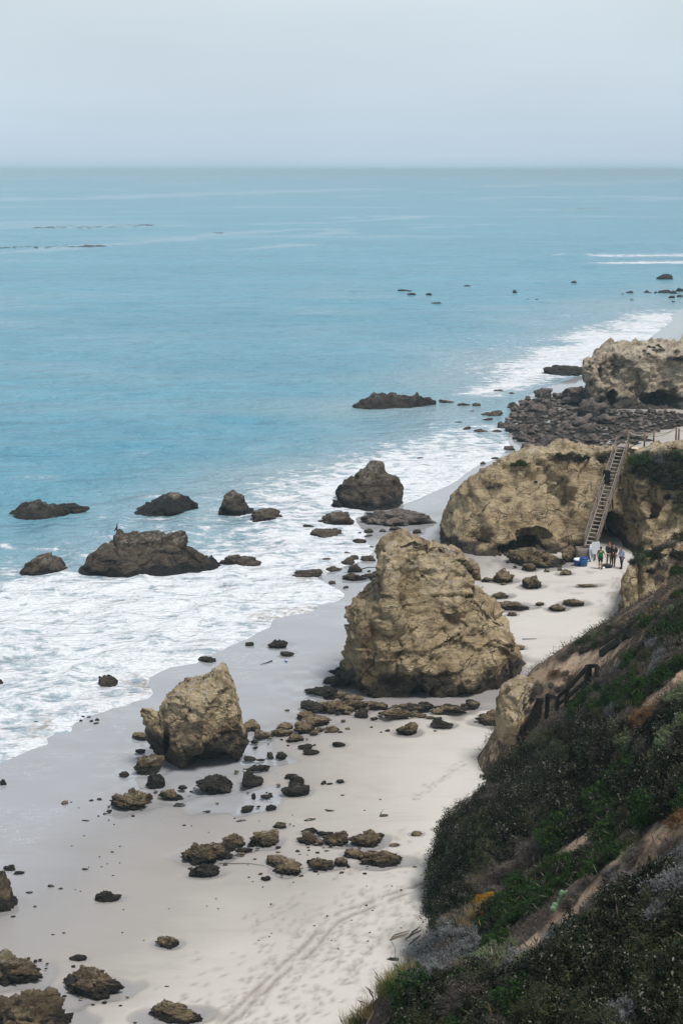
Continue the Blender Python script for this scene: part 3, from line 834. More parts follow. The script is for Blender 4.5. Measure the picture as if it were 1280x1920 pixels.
STACKS['small'] = stack('sea_stack', 'smaller tan stack with pointed top and knob jutting from its left side',
    [(1256, 410, 420, .25), (1266, 400, 428, .4), (1280, 378, 433, .6), (1292, 326, 437, .8), (1312, 308, 441, .95), (1330, 302, 445, 1), (1360, 300, 452, 1), (1382, 297, 459, 1), (1400, 292, 455, .95), (1420, 290, 448, .9), (1447, 296, 449, .85)],
    1449, 1.9, M['rock'], amp=.24, voxel=.05, seed=23, hd=1.9, expo=2.4, rot=-.7, sc=.55,
    lumps=[(272, 1336, 15, 9, -.5, .5), (282, 1348, 22, 13, -.5, .6), (292, 1368, 17, 24, -.4, .7), (289, 1405, 13, 36, -.1, .7)],
    caves=[(392, 1434, 50, 22, 1.2, 0, 75), (405, 1418, 30, 16, .5, 0, 75), (312, 1390, 6, 34, .55, 0, 75)], ncut=7)
STACKS['wave'] = stack('sea_rock', 'broad brown rock with several humps standing in the white surf',
    [(994, 215, 223, .2), (1000, 212, 230, .3), (1004, 212, 300, .35), (1012, 209, 345, .5), (1030, 190, 356, .6), (1050, 163, 381, .8), (1066, 155, 402, .95), (1080, 160, 413, 1), (1092, 180, 413, 1)],
    1094, 3.6, M['searock'], amp=.26, voxel=.11, seed=31, hd=.8, rot=.3, gz=0.0, bpow=.7,
    lumps=[(222, 1012, 12, 18, 0, .9), (282, 1010, 32, 16, -.3, 1.5), (335, 1010, 22, 14, -.2, 1.3), (190, 1072, 30, 18, -1.8, 1.4)])
STACKS['cone'] = stack('sea_rock', 'narrow cone-shaped brown rock rising from foam behind the humped surf rock',
    [(919, 430, 446, .3), (928, 421, 457, .5), (940, 417, 462, .7), (955, 410, 469, .9), (972, 404, 472, 1)], 972, 1.7, M['searock'], amp=.22, voxel=.12, seed=37, hd=.7, gz=0.0, sc=.7)
STACKS['hat'] = stack('sea_rock', 'dark rock shaped like a brimmed hat, peak to the right, beyond the surf',
    [(927, 318, 350, .35), (936, 300, 362, .5), (944, 286, 366, .6), (950, 268, 368, .75), (958, 248, 374, .9), (970, 234, 382, 1)], 971, 2.6, M['searock'], amp=.24, voxel=.14, seed=41, hd=2.1, gz=0.0, sc=.8)
STACKS['lean'] = stack('sea_stack', 'grey-brown slanting stack with notched right shoulder at the surf edge',
    [(868, 694, 719, .35), (880, 680, 722, .5), (893, 668, 730, .65), (900, 660, 756, .75), (912, 645, 757, .85), (925, 636, 757, .9), (940, 640, 754, .95), (957, 638, 752, 1)], 958, 3.2, M['searock'], amp=.22, voxel=.14, seed=47, hd=1.2, rot=-.5, gz=.1, sc=.9, ncut=4,
    lumps=[(632, 950, 13, 10, -1.5, 1.0), (707, 884, 14, 19, 0, 1.3), (744, 912, 14, 16, -.4, 1.5), (668, 915, 22, 18, -.5, 1.6)])
STACKS['dome'] = stack('sea_rock', 'dark grey dome-shaped rock left of the broad humped surf rock',
    [(1041, 90, 104, .3), (1046, 70, 113, .5), (1056, 52, 121, .7), (1068, 40, 128, .9), (1083, 32, 133, 1)], 1085, 2.0, M['searock'], amp=.2, voxel=.1, seed=83, hd=.5, gz=0.0, sc=.7)
STACKS['low'] = stack('sea_rock', 'black low rock in the sea at far left, larger of a touching pair',
    [(941, 58, 74, .3), (947, 40, 100, .5), (955, 26, 118, .75), (964, 17, 128, .95), (977, 15, 128, 1)], 979, 2.6, M['wetrock'], amp=.22, voxel=.13, seed=85, hd=.1, gz=0.0, sc=.8)
STACKS['ridge'] = stack('sea_rock', 'long black two-humped rock ridge lying offshore in calm water',
    [(742, 700, 716, .3), (747, 688, 796, .45), (753, 674, 811, .7), (760, 662, 819, .95), (767, 657, 821, 1)], 769, 3.2, M['wetrock'], amp=.3, voxel=.2, seed=87, hd=.1, gz=0.0, sc=1.0, ncut=4,
    lumps=[(706, 747, 16, 7, 0, 1.6), (768, 750, 34, 8, 0, 2.0), (790, 756, 24, 8, 0, 2.0)])
STACKS['outcrop'] = stack('rock_outcrop', 'pale tan rock face where the scrubby hillside meets the beach, below the railing',
    [(1284, 966, 1000, .5), (1300, 946, 1020, .7), (1330, 936, 1035, .9), (1360, 931, 1030, 1), (1392, 931, 1010, 1), (1420, 935, 990, .95), (1446, 938, 970, .9)],
    1444, 2.0, M['cliff'], amp=.22, voxel=.08, seed=53, hd=.05, expo=2.8, sc=.7, cat='cliff', pull=-1.9)

# ---------------- generic boulders, shared between the small ones
def boulder_mesh(seed, sub, mat, dark=0.35, flat=.8, rugged=1.0):
    b = bmesh.new(); bmesh.ops.create_icosphere(b, subdivisions=sub, radius=1)
    d = np.array([list(x.co) for x in b.verts]); f = np.array([[x.index for x in t.verts] for t in b.faces]); b.free()
    r_ = np.random.default_rng(seed)
    r = np.full(len(d), .55)
    for k in range(r_.integers(4, 8)):
        a = r_.normal(size=3); a[2] = abs(a[2]) * .7; a /= np.linalg.norm(a)
        c = np.clip(d @ a, 0, 1)
        r = np.maximum(r, r_.uniform(.7, 1.05) * c ** r_.uniform(.5, 1.3))
    p = d * r[:, None]
    p = d * (r * (1 + .14 * rugged * fbm(d * 1.8, 3, seed)))[:, None]
    p = plane_cuts(p, seed + 1, 13, .42)
    nn = p / (np.linalg.norm(p, axis=1, keepdims=True) + 1e-9)
    p = p + nn * (rugged * (.12 * crag(p * 2.6, seed + 3) + .06 * crag(p * 5, seed + 5) + .02 * crag(p * 10, seed + 6) + .05 * (ridged(p * 4, 3, seed + 9) - .3) + .03 * fbm(p * 9, 3, seed + 10) - .07 * sstep(.3, .6, fbm(p * 3.3, 2, seed + 11))))[:, None]
    p[:, 2] = np.where(p[:, 2] < -.15, -.15 + (p[:, 2] + .15) * .25, p[:, 2])
    lo, hi = p.min(0), p.max(0)
    p[:, :2] = (p[:, :2] - (lo + hi)[:2] / 2) / (hi - lo)[:2]
    p[:, 2] /= hi[2]
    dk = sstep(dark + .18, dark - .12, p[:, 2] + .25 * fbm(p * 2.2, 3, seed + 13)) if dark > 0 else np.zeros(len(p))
    n = vnormals(p, f)[:, 2]
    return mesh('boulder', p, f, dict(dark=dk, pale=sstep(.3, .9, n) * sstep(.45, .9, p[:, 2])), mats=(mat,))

_cache = {}
def bmesh_for(kind, k, sub):
    key = (kind, k, sub)
    if key not in _cache:
        mat, dark, rug = dict(t=(M['boulder'], .34, 1.25), d=(M['wetrock'], 0, .95), s=(M['searock'], .2, .9), r=(M['reefrock'], .12, 1.2), p=(M['boulder'], .08, 1.0), k=(M['kelp'], 0, 1.6))[kind]
        _cache[key] = boulder_mesh(1000 + 37 * k + ord(kind) * 7 + sub, sub, mat, dark, rugged=rug)
    return _cache[key]

NAME = dict(t='boulder', d='wet_boulder', s='sea_rock', r='reef_rock', p='boulder', k='kelp_clump')
ROCKS = []
def put_rock(cx, by, w, h, kind='t', label='', k=None, sea=False, group=None, rz=None, cat=None, nm=None):
    g = P(cx, by, 0.0) if sea else PG(cx, by)
    dep = depth_of(g); W = w * dep / FPX
    sa = (CAMZ - g[2]) / math.hypot(g[1], CAMZ - g[2]); ca = math.sqrt(1 - sa * sa)
    hm = h * dep / FPX
    D = min(.75 * W, .62 * hm / sa)
    H = math.sqrt(max((hm - D / 2 * sa) ** 2 - (D / 2 * sa) ** 2, (.25 * hm) ** 2)) / ca
    if k is None: k = len(ROCKS) % 9
    big = w > 34 and by > 900 or w > 60
    me = bmesh_for(kind, k + (100 + len(ROCKS) if w > 46 else 0), 6 if w > 58 and by > 900 else (5 if big else (4 if w > 16 else 3)))
    o = bpy.data.objects.new(nm or NAME[kind], me); COL.objects.link(o)
    o.location = (g[0], g[1] + D / 2, g[2] + (.12 if kind == 'r' and w < 60 else -.04 * H))
    o.scale = (W * 1.04, D, H * 1.02)
    o.rotation_euler = (0, 0, (random.choice([0, math.pi]) + random.uniform(-.25, .25)) if rz is None else rz)
    tag(o, label, cat or ('seaweed' if kind == 'k' else 'rock'), group)
    ROCKS.append(o)
    return o

ORD = ['leftmost', 'second', 'third', 'fourth', 'fifth', 'sixth', 'seventh', 'eighth', 'ninth', 'tenth', 'eleventh', 'twelfth', 'thirteenth', 'fourteenth', 'fifteenth', 'sixteenth', 'seventeenth', 'eighteenth', 'nineteenth', 'twentieth']
ORD += ['twenty-' + w for w in ['first'] + ORD[1:9]] + ['thirtieth'] + ['thirty-' + w for w in ['first'] + ORD[1:9]]
def ordinal(i, n, noun):
    """'third boulder from the left' wording for members sorted left to right"""
    if n == 1: return noun
    if i == 0: return 'leftmost ' + noun
    if i == n - 1: return 'rightmost ' + noun
    if i < (n + 1) // 2: return '%s %s from the left' % (ORD[i], noun)
    return '%s %s from the right' % (ORD[n - 1 - i], noun)

def cluster(rows, noun, where, group, kind='t', sea=False):
    rows = sorted(rows, key=lambda r: r[0])
    for i, r in enumerate(rows):
        put_rock(*r[:4], kind=r[4] if len(r) > 4 else kind, label='%s %s' % (ordinal(i, len(rows), noun), where), group=group, sea=sea)

# single rocks: cx, bottom y, width, height in the photo
S = put_rock
S(122, 963, 80, 21, 'd', 'thin dark rock ridge tucked behind the low rock at far left', sea=True)
S(505, 981, 70, 31, 's', 'rounded brown boulder in foam just right of the narrow cone rock', sea=True)
S(448, 1068, 78, 32, 's', 'rounded dark rock in foam right of the broad humped surf rock', sea=True)
S(629, 987, 74, 28, 's', 'brown boulder in surf below the slanting grey-brown stack', sea=True)
S(612, 1010, 60, 20, 's', 'flat-topped brown boulder in foam, in front of another surf boulder', sea=True)
S(752, 986, 148, 32, 'r', 'long low rock ledge at the foot of the slanting stack')
S(674, 1021, 27, 13, 's', 'small pointed brown rock at the foam edge above the large stack', sea=True)
S(578, 991, 22, 8, 'd', 'small dark wet rock alone in foam left of the surf boulders', sea=True)
S(200, 1291, 38, 27, 's', 'small grey pointed rock at the foam edge above the smaller stack', sea=True)
S(0, 1285, 12, 12, 'd', 'dark rock in foam cut by the left photo edge', sea=True)
S(520, 1215, 37, 17, 'd', 'dark rounded rock on wet sand beside its own shadow-dark hollow')
S(538, 1230, 26, 10, 'd', 'small dark rock just below the rounded rock on wet sand')
S(468, 1211, 17, 8, 'd', 'little dark rock at the swash edge left of the rounded rock')
S(389, 1243, 40, 13, 'd', 'flat dark rock touching the foam edge on wet sand')
S(278, 1447, 56, 36, 't', 'tan and black boulder leaning on left foot of the smaller stack')
S(242, 1520, 80, 40, 't', 'craggy layered tan boulder on wet sand in front of smaller stack')
S(248, 1486, 16, 9, 't', 'small knob of rock behind the craggy layered boulder')
S(290, 1475, 36, 24, 'd', 'black rock in the puddle at left foot of the smaller stack')
S(232, 1457, 20, 11, 'd', 'small black rock alone on wet sand left of the smaller stack')
S(263, 1386, 34, 14, 't', 'low brown rock on wet sand left of the jutting knob')
S(263, 1412, 20, 9, 'd', 'flat black stone on wet sand below a low brown rock')
S(400, 1484, 70, 34, 'd', 'heap of black mussel-crusted rock in the puddle below smaller stack')
S(320, 1499, 50, 20, 't', 'low knobbly tan and black rock at the puddle rim')
S(342, 1480, 18, 8, 'd', 'small black stone in the puddle beneath the smaller stack')
S(472, 1476, 42, 25, 'd', 'dark craggy boulder right of the puddle with a twig beside it')
S(553, 1493, 54, 26, 'd', 'large flat black boulder on damp sand, front of a touching pair')
S(556, 1471, 28, 20, 'd', 'black boulder touching the back of a large flat black boulder')
S(545, 1459, 26, 10, 'd', 'thin black rock with a tail of kelp behind black boulder pair')
S(372, 1621, 78, 40, 't', 'largest craggy tan boulder in left end of the sandy boulder row')
S(404, 1607, 66, 30, 't', 'ridge of knobbly tan rock adjoining the largest boulder of its row')
S(381, 1644, 60, 26, 'd', 'black mussel-covered rock in front of the largest tan boulder')
S(437, 1591, 44, 26, 't', 'brown boulder between the tan ridge and a split-topped boulder')
S(493, 1588, 60, 30, 't', 'split-topped pale and brown boulder, middle of the sandy row')
S(524, 1553, 27, 13, 't', 'small mossy brown rock alone above the sandy boulder row')
S(455, 1599, 38, 10, 'd', 'flat black rock sliver under the brown boulder in the row')
S(575, 1583, 40, 23, 't', 'pale knobbly boulder with a dark neighbour right behind it')
S(580, 1564, 34, 12, 'd', 'dark flat rock right behind a pale knobbly boulder')
S(597, 1584, 18, 13, 't', 'small brown stone wedged between two boulders of the upper row')
S(628, 1585, 48, 27, 't', 'angular brown boulder left of the smooth dome-shaped tan boulder')
S(608, 1567, 34, 9, 'd', 'thin black slab lying behind the angular brown boulder')
S(686, 1588, 66, 35, 't', 'smooth dome-shaped tan boulder, rightmost of the upper boulder row')
S(521, 1622, 46, 20, 't', 'dark olive rock, upper of an entangled three-lobed pair')
S(539, 1639, 56, 29, 't', 'three-lobed dark olive rock on damp sand below the boulder row')
S(498, 1652, 19, 11, 'd', 'small round black stone below the three-lobed olive rock')
S(585, 1621, 21, 11, 'd', 'little dark stone at left end of the lower boulder row')
S(603, 1631, 48, 22, 't', 'wedge-shaped dark boulder in the lower row beside a little stone')
S(641, 1624, 28, 18, 't', 'dark blocky boulder in the middle of the lower row')
S(664, 1609, 40, 19, 't', 'whitish-topped brown boulder between the dome boulder and long slab')
S(688, 1612, 30, 14, 't', 'pale and dark rock just left above the long slab')
S(715, 1624, 80, 30, 't', 'long tan slab slanting up to the right, end of lower row')
S(603, 1566, 18, 8, 'd', 'small black fragment at back of the upper boulder row')
S(739, 1587, 20, 7, 'p', 'tiny tan stone between dome boulder and the bushes')
S(781, 1567, 21, 10, 'p', 'small tan rock on dry sand right beside the dark bushes')
S(197, 1690, 40, 20, 'd', 'black boulder on wet sand with a smaller one touching its right')
S(215, 1687, 28, 12, 'd', 'small black rock touching the right side of a black boulder')
S(312, 1777, 45, 21, 't', 'lone round tan boulder on smooth sand at lower middle')
S(146, 1801, 33, 11, 'd', 'flat black rock with a tail lying above the pyramid boulder')
S(168, 1872, 124, 58, 't', 'pyramid-shaped tan boulder on dry sand at lower left')
S(75, 1801, 9, 4, 'd', 'tiny black pebble between two large boulders at lower left')
S(8, 1846, 140, 58, 't', 'craggy dark tan boulder cut by left edge, second from the bottom')
S(40, 1955, 168, 100, 't', 'big rounded dark boulder cut by the bottom left corner')
S(-12, 1712, 76, 84, 't', 'tall craggy boulder cut by left edge above the others')
S(17, 1632, 24, 10, 'd', 'black stone on wet sand above the tall left-edge boulder')
S(36, 1639, 22, 7, 'd', 'flat black stone right beside another above the left-edge boulder')
S(327, 1917, 108, 38, 't', 'low mossy tan boulder at the bottom edge, right of big boulder')
S(6, 1473, 12, 12, 'd', 'black rock on wet sand at the left photo edge')
S(171, 1503, 9, 5, 'd', 'lone tiny black pebble on glossy wet sand left of layered boulder')
S(120, 1509, 14, 8, 'p', 'pale stone awash on glossy wet sand left of layered boulder')
# round the foot of the big stack
cluster([(610, 1305, 52, 20, 'd'), (632, 1285, 54, 18, 'd'), (600, 1299, 30, 12, 'd'), (645, 1268, 60, 17, 'd'), (640, 1310, 40, 16, 't'), (585, 1300, 30, 10, 'd'), (662, 1315, 40, 13, 't')],
    'dark rock', 'among those at the left foot of the largest stack', 'dark rocks at left foot of largest stack')
cluster([(586, 1334, 48, 20, 'd'), (630, 1336, 50, 26, 't'), (668, 1326, 50, 15, 't'), (651, 1336, 30, 14, 't')], 'knobbly rock', 'in the row just below the largest stack', 'knobbly rocks below the largest stack')
cluster([(578, 1351, 46, 18, 't'), (592, 1362, 56, 24, 't'), (571, 1375, 44, 25, 't'), (533, 1367, 34, 14, 'p'), (528, 1380, 44, 15, 't'), (552, 1391, 36, 17, 't'), (590, 1378, 16, 10, 't'), (600, 1371, 14, 8, 'p'), (623, 1373, 26, 13, 'p')],
    'tan boulder', 'in the pile between the two stacks', 'tan boulders between the two stacks')
cluster([(470, 1371, 34, 22, 't'), (491, 1386, 32, 16, 't'), (476, 1394, 14, 7, 'd'), (468, 1428, 24, 11, 'd'), (489, 1427, 17, 5, 'd'), (507, 1421, 14, 11, 'd'), (527, 1422, 21, 13, 'd'), (483, 1446, 46, 13, 'd'), (572, 1405, 28, 10, 'd'), (583, 1415, 31, 11, 'd'), (635, 1400, 25, 11, 'd')],
    'dark stone', 'scattered on damp sand right of the smaller stack', 'dark stones right of smaller stack')
cluster([(464, 1521, 29, 13, 'd'), (508, 1519, 21, 12, 'd'), (475, 1497, 9, 10, 'd'), (500, 1497, 24, 8, 'd'), (484, 1514, 8, 4, 'd'), (607, 1472, 12, 9, 'd'), (618, 1472, 12, 5, 'd'), (638, 1469, 15, 8, 'd')],
    'little black stone', 'on damp sand below the black boulder pair', 'little black stones below boulder pair')
cluster([(677, 1346, 26, 12, 'd'), (764, 1378, 42, 26, 't'), (829, 1365, 42, 16, 'd'), (745, 1347, 60, 18, 't'), (716, 1330, 30, 14, 't'), (726, 1344, 24, 10, 't'), (766, 1336, 28, 13, 'd'), (800, 1330, 26, 12, 'd'), (848, 1336, 50, 15, 't'), (785, 1345, 30, 10, 'p'), (820, 1338, 26, 10, 'p'), (702, 1350, 16, 6, 'd'), (808, 1348, 20, 7, 'p')],
    'rock', 'scattered on the sand in front of the largest stack', 'rocks in front of largest stack')
S(921, 1359, 56, 30, 't', 'layered brown rock between the largest stack and pale outcrop')
S(975, 1218, 20, 9, 't', 'small brown rock touching the right edge of the largest stack')
S(980, 1246, 12, 7, 't', 'tiny brown stone low at right edge of the largest stack')
rb = np.random.default_rng(91); rub = []
for k in range(60):
    x = rb.uniform(590, 905); y = 1316 + 10 * math.sin((x - 590) / 315 * math.pi) + abs(rb.normal(0, 9)) + (8 if x < 690 else 0)
    w_ = rb.choice([rb.uniform(8, 16), rb.uniform(16, 34)], p=[.6, .4]); rub.append((x, y, w_, w_ * rb.uniform(.35, .5)))
for x, y, w_, h_ in rub:
    put_rock(x, y, w_, h_, 'd' if rb.random() < .4 else 't', 'loose rubble stone heaped along the sandy foot of the largest stack', group='rubble along the foot of the largest stack', nm='rubble_stone', k=int(rb.integers(0, 9)))
# behind the big stack, in the surf margin
cluster([(578, 1083, 58, 18, 's'), (566, 1085, 40, 11, 's'), (652, 1060, 26, 16, 's'), (660, 1052, 24, 12, 's'), (626, 1072, 32, 12, 's'), (664, 1088, 48, 14, 's'), (665, 1072, 28, 14, 's'), (695, 1083, 36, 8, 's'), (622, 1096, 13, 8, 's'), (648, 1104, 11, 6, 's'), (611, 1052, 22, 6, 's'), (652, 1040, 16, 6, 's'), (690, 1053, 30, 12, 's'), (728, 1028, 40, 24, 'd'), (697, 1028, 10, 5, 's'), (691, 1000, 16, 10, 's'), (717, 997, 14, 5, 's'), (782, 1000, 18, 8, 's'), (690, 1007, 18, 5, 's'), (674, 1002, 9, 5, 'd'), (740, 993, 24, 6, 's')],
    'rock', 'at the surf margin behind the largest stack', 'rocks at surf margin behind largest stack')
cluster([(520, 1007, 16, 5), (552, 1011, 15, 5), (545, 1026, 14, 4), (490, 995, 26, 4, 'd'), (610, 1050, 10, 4)], 'tiny dark rock', 'awash in foam below the cone rock', 'tiny dark rocks awash in foam', 'd', True)
S(1007, 1064, 108, 44, 't', 'large flat brown boulder by the cave mouth, nearest the coolers')
S(1030, 1028, 34, 18, 't', 'brown boulder topping the far side of the flat cave-mouth boulder')
S(1072, 1050, 40, 26, 't', 'brown boulder between flat cave-mouth boulder and concrete footing')
S(993, 1068, 26, 14, 't', 'small boulder in front of the flat cave-mouth boulder')
S(946, 1092, 42, 26, 't', 'ragged grey boulder left on the cove sand, taller of two')
S(997, 1103, 38, 26, 't', 'round crusty boulder alone in the middle of cove sand')
S(1060, 1078, 25, 12, 'p', 'small pale rock on cove sand in front of the coolers')
S(914, 1091, 24, 10, 't', 'small brown rock left of the ragged grey boulder')
cluster([(938, 1121, 36, 11, 'p'), (962, 1143, 64, 18, 't'), (960, 1155, 18, 9, 'p'), (1012, 1135, 17, 7, 't'), (1047, 1145, 36, 12, 't'), (1077, 1136, 42, 14, 't'), (1100, 1100, 40, 6, 'p'), (1025, 1073, 10, 6, 'p')], 'low flat rock', 'half buried in the cove sand', 'low flat rocks on cove sand')
# dark rocks out at sea
S(1062, 706, 78, 21, 'd', 'low dark rock ridge touching the far pale cliff', sea=True)
S(1247, 524, 31, 11, 'd', 'largest distant dark rock in the sea at right edge', sea=True)
cluster([(755, 546, 22, 4), (768, 547, 10, 3), (771, 553, 18, 4), (804, 553, 12, 4), (820, 571, 20, 5), (812, 570, 12, 3), (876, 537, 12, 3), (965, 549, 9, 6), (1076, 532, 14, 6), (991, 563, 8, 3), (1005, 563, 9, 3), (618, 825, 16, 4), (634, 830, 10, 3)], 'tiny black rock', 'awash far out in the open sea', 'tiny black rocks awash in open sea', 'd', True)
cluster([(1182, 552, 16, 7), (1166, 554, 7, 4), (1212, 550, 10, 6), (1228, 551, 8, 5), (1219, 551, 7, 3), (1246, 551, 24, 8), (1262, 552, 16, 8), (1274, 547, 16, 8), (1258, 560, 14, 6), (1274, 558, 12, 6), (1184, 564, 8, 3), (1262, 567, 7, 3)], 'dark rock', 'in the distant cluster at the right edge', 'distant dark rocks at right edge', 'd', True)
cluster([(838, 757, 30, 9), (870, 762, 28, 8), (893, 763, 16, 8), (884, 773, 12, 4), (858, 794, 18, 4), (876, 808, 18, 9), (902, 812, 28, 9), (922, 782, 42, 13), (914, 790, 24, 7), (932, 812, 22, 7), (940, 804, 20, 14), (935, 735, 22, 5), (960, 740, 12, 5), (960, 764, 14, 8), (787, 861, 14, 4), (905, 871, 10, 6), (926, 862, 18, 5), (955, 845, 22, 10), (975, 862, 34, 9)],
    'dark rock', 'in shallows between offshore ridge and rocky reef', 'dark rocks in shallows beside the reef', 's', True)

# the reef: many rocks below the far cliff
def in_px(x, y, pg):
    r = False
    for k in range(len(pg)):
        (x0, y0), (x1, y1) = pg[k - 1], pg[k]
        if (y0 > y) != (y1 > y) and x < (x1 - x0) * (y - y0) / (y1 - y0) + x0: r = not r
    return r
REEF = [(952, 806), (950, 786), (962, 764), (985, 748), (1020, 742), (1050, 745), (1080, 728), (1108, 742), (1130, 768), (1180, 774), (1240, 772), (1310, 776), (1310, 794), (1250, 804), (1215, 818), (1190, 836), (1150, 840), (1050, 842), (985, 846)]
rk = np.random.default_rng(77); pts = []
rw = np.array([PG(x, y)[:2] for x, y in REEF]); lo_, hi_ = rw.min(0) - 2, rw.max(0) + 2
gx, gy = np.meshgrid(np.arange(lo_[0], hi_[0], .35), np.arange(lo_[1], hi_[1], .45)); gq = np.c_[gx.ravel(), gy.ravel()]
gp = np.c_[gq, np.zeros(len(gq))]
ins = np.where(in_poly(gq, rw), 1, -1) * poly_dist(gq, np.vstack([rw, rw[:1]])) + 1.6 * fbm(gp / 3, 3, 201)
gz_ = BH(gq) + .0 + .13 * sstep(-1, 2, ins) * (.5 + .5 * crag(gp / [2.2, 1.3, 1], 202) + .5 * crag(gp / [.9, .6, 1], 203) + .3 * fbm(gp / 5, 3, 204)) - .5 * sstep(.5, -1.5, ins)
gz_ -= .3 * sstep(.5, .75, fbm(gp / [6, 3, 1], 3, 205))
ub_, fb_ = prune(gq, grid_faces(*gx.shape), ins > -1.2)
tag(link('rock_shelf', mesh('rock_shelf', np.c_[gq, gz_][ub_], fb_, dict(dark=np.zeros(len(ub_)), pale=np.zeros(len(ub_))), mats=(M['wetrock'],))), 'dark rough rock shelf under the packed reef rocks below the far cliff', 'reef')
tries = 0
while len(pts) < 285 and tries < 20000:
    tries += 1
    x, y = rk.uniform(945, 1310), rk.uniform(726, 850)
    if not in_px(x, y, REEF): continue
    w = rk.choice([rk.uniform(8, 16), rk.uniform(14, 28), rk.uniform(28, 62)], p=[.5, .3, .2]) * (1 if x < 1120 else .75)
    if all(((x - a) / (w + b)) ** 2 + ((y - c) / (.32 * (w + b))) ** 2 > .16 for a, c, b in pts): pts.append((x, y, w))
pts.sort(key=lambda t: t[1])
for x, y, w in pts:
    put_rock(x, y, w, w * rk.uniform(.40, .62), 'r', 'dark seaweed-stained rock packed in the reef below the far pale cliff', group='packed rocks of the reef below the far cliff', k=int(rk.integers(0, 9)))
S(1083, 752, 62, 30, 'r', 'largest brown rock of the reef, against the far cliff foot')
# seaweed on rocks in surf
S(63, 1357, 22, 5, 'k', 'green weed-covered stone awash in foam near the left edge', sea=True)

# black wrack and pebbles on the sand: a few clumps of kelp
cluster([(619, 1522, 16, 4, 'k'), (719, 1532, 18, 6, 'k'), (737, 1802, 23, 8, 'k'), (581, 1540, 22, 6, 'k'), (452, 1541, 21, 5, 'k'), (336, 1512, 24, 6, 'k'), (160, 1632, 13, 5, 'k'), (96, 1664, 14, 6, 'k'), (55, 1676, 14, 5, 'k'), (114, 1668, 9, 4, 'k'), (66, 1702, 7, 4, 'k'), (28, 1687, 8, 4, 'k'), (25, 1721, 9, 5, 'k'), (313, 1851, 10, 3, 'k'), (387, 1523, 16, 4, 'k'), (211, 1599, 9, 3, 'k'), (160, 1540, 16, 3, 'k'), (345, 1549, 8, 3, 'k'), (100, 1754, 7, 3, 'k'), (120, 1751, 6, 4, 'k')],
    'clump of black kelp', 'lying on open sand', 'clumps of black kelp on open sand')
cluster([(155, 1346, 9, 5), (166, 1346, 9, 4), (171, 1354, 8, 5), (182, 1352, 9, 6), (152, 1353, 6, 4), (180, 1358, 10, 4)], 'small dark pebble', 'in the cluster at the foam edge', 'small dark pebbles at foam edge', 'd')
for x, y in [(x, y) for x, y in zip(rk.uniform(120, 760, 70), rk.uniform(1500, 1790, 70))]:
    put_rock(x, y, rk.uniform(3, 6), rk.uniform(1.6, 2.6), 'k', 'speck of black seaweed wrack scattered thinly across the open sand', group='specks of wrack on the sand', nm='seaweed_speck', k=int(rk.integers(0, 5)))

st_ = np.random.default_rng(93)
big_ = [(240, 1515, 80), (380, 1625, 90), (440, 1600, 60), (490, 1592, 70), (590, 1585, 70), (640, 1590, 80), (540, 1635, 60), (610, 1632, 60), (700, 1620, 70), (560, 1385, 80), (500, 1385, 60), (330, 1490, 80), (420, 1480, 70), (550, 1485, 60), (480, 1440, 60), (620, 1330, 60), (168, 1868, 110), (70, 1805, 80), (1000, 1066, 70), (740, 1370, 90), (600, 1365, 60), (940, 1095, 50), (680, 1070, 60), (320, 1910, 80), (1060, 1050, 40)]
for x, y, s__ in big_:
    for k in range(6):
        w_ = st_.uniform(4, 11)
        put_rock(x + st_.normal(0, .55) * s__, y + st_.normal(3, .13) * 1 + st_.normal(0, .10) * s__, w_, w_ * st_.uniform(.4, .6), 'd' if st_.random() < .6 else 't', 'small loose stone scattered on the sand around the boulders', group='small loose stones around the boulders', nm='loose_stone', k=int(st_.integers(0, 9)))

# damp rings and scour hollows where the swash has run round rocks and stacks
bo = bpy.data.objects['beach']; bme = bo.data; n_ = len(bme.vertices)
bco = np.empty(n_ * 3, np.float32); bme.vertices.foreach_get('co', bco); bco = bco.reshape(-1, 3)
bw = np.empty(n_, np.float32); bme.attributes['wet'].data.foreach_get('value', bw)
jit = .25 * vn(np.c_[bco[:, :2], np.zeros(n_)] / .8, 61)
order = np.argsort(bco[:, 1]); ys_ = bco[order, 1]
def ring(cx, cy, rx, ry, wet_, dig):
    lo, hi = np.searchsorted(ys_, [cy - 2.4 * ry, cy + 2.4 * ry]); k = order[lo:hi]
    k = k[np.abs(bco[k, 0] - cx) < 2.4 * rx]
    if not len(k): return
    d = np.hypot((bco[k, 0] - cx) / rx, (bco[k, 1] - cy) / ry) + jit[k] * 1.2
    bw[k] = np.maximum(bw[k], wet_ * sstep(1.75, 1.05, d))
    bco[k, 2] -= dig * sstep(1.6, .9, d)
for o in ROCKS:
    if o.location.z > .03 and o.scale[0] > .35 and o.name[:4] != 'kelp':
        ring(o.location.x, o.location.y, o.scale[0] * .55, o.scale[1] * .62, .72, min(.10, .07 * o.scale[0]))
for nm, wv_, f_ in (('big', .7, 1.0), ('small', 1.0, 1.25)):
    o = STACKS[nm]; d_ = o.dimensions if o.dimensions.x else None
    cs = np.array([list(c) for c in o.bound_box]); ex = cs.max(0) - cs.min(0)
    ring(o.location.x, o.location.y - .1 * ex[1], ex[0] * .5 * f_, ex[1] * .52 * f_, wv_, .12)
g_ = PG(430, 1494); ring(g_[0], g_[1], 2.0, 1.6, 1.0, .08)
bme.vertices.foreach_set('co', bco.ravel()); bme.attributes['wet'].data.foreach_set('value', bw); bme.update()
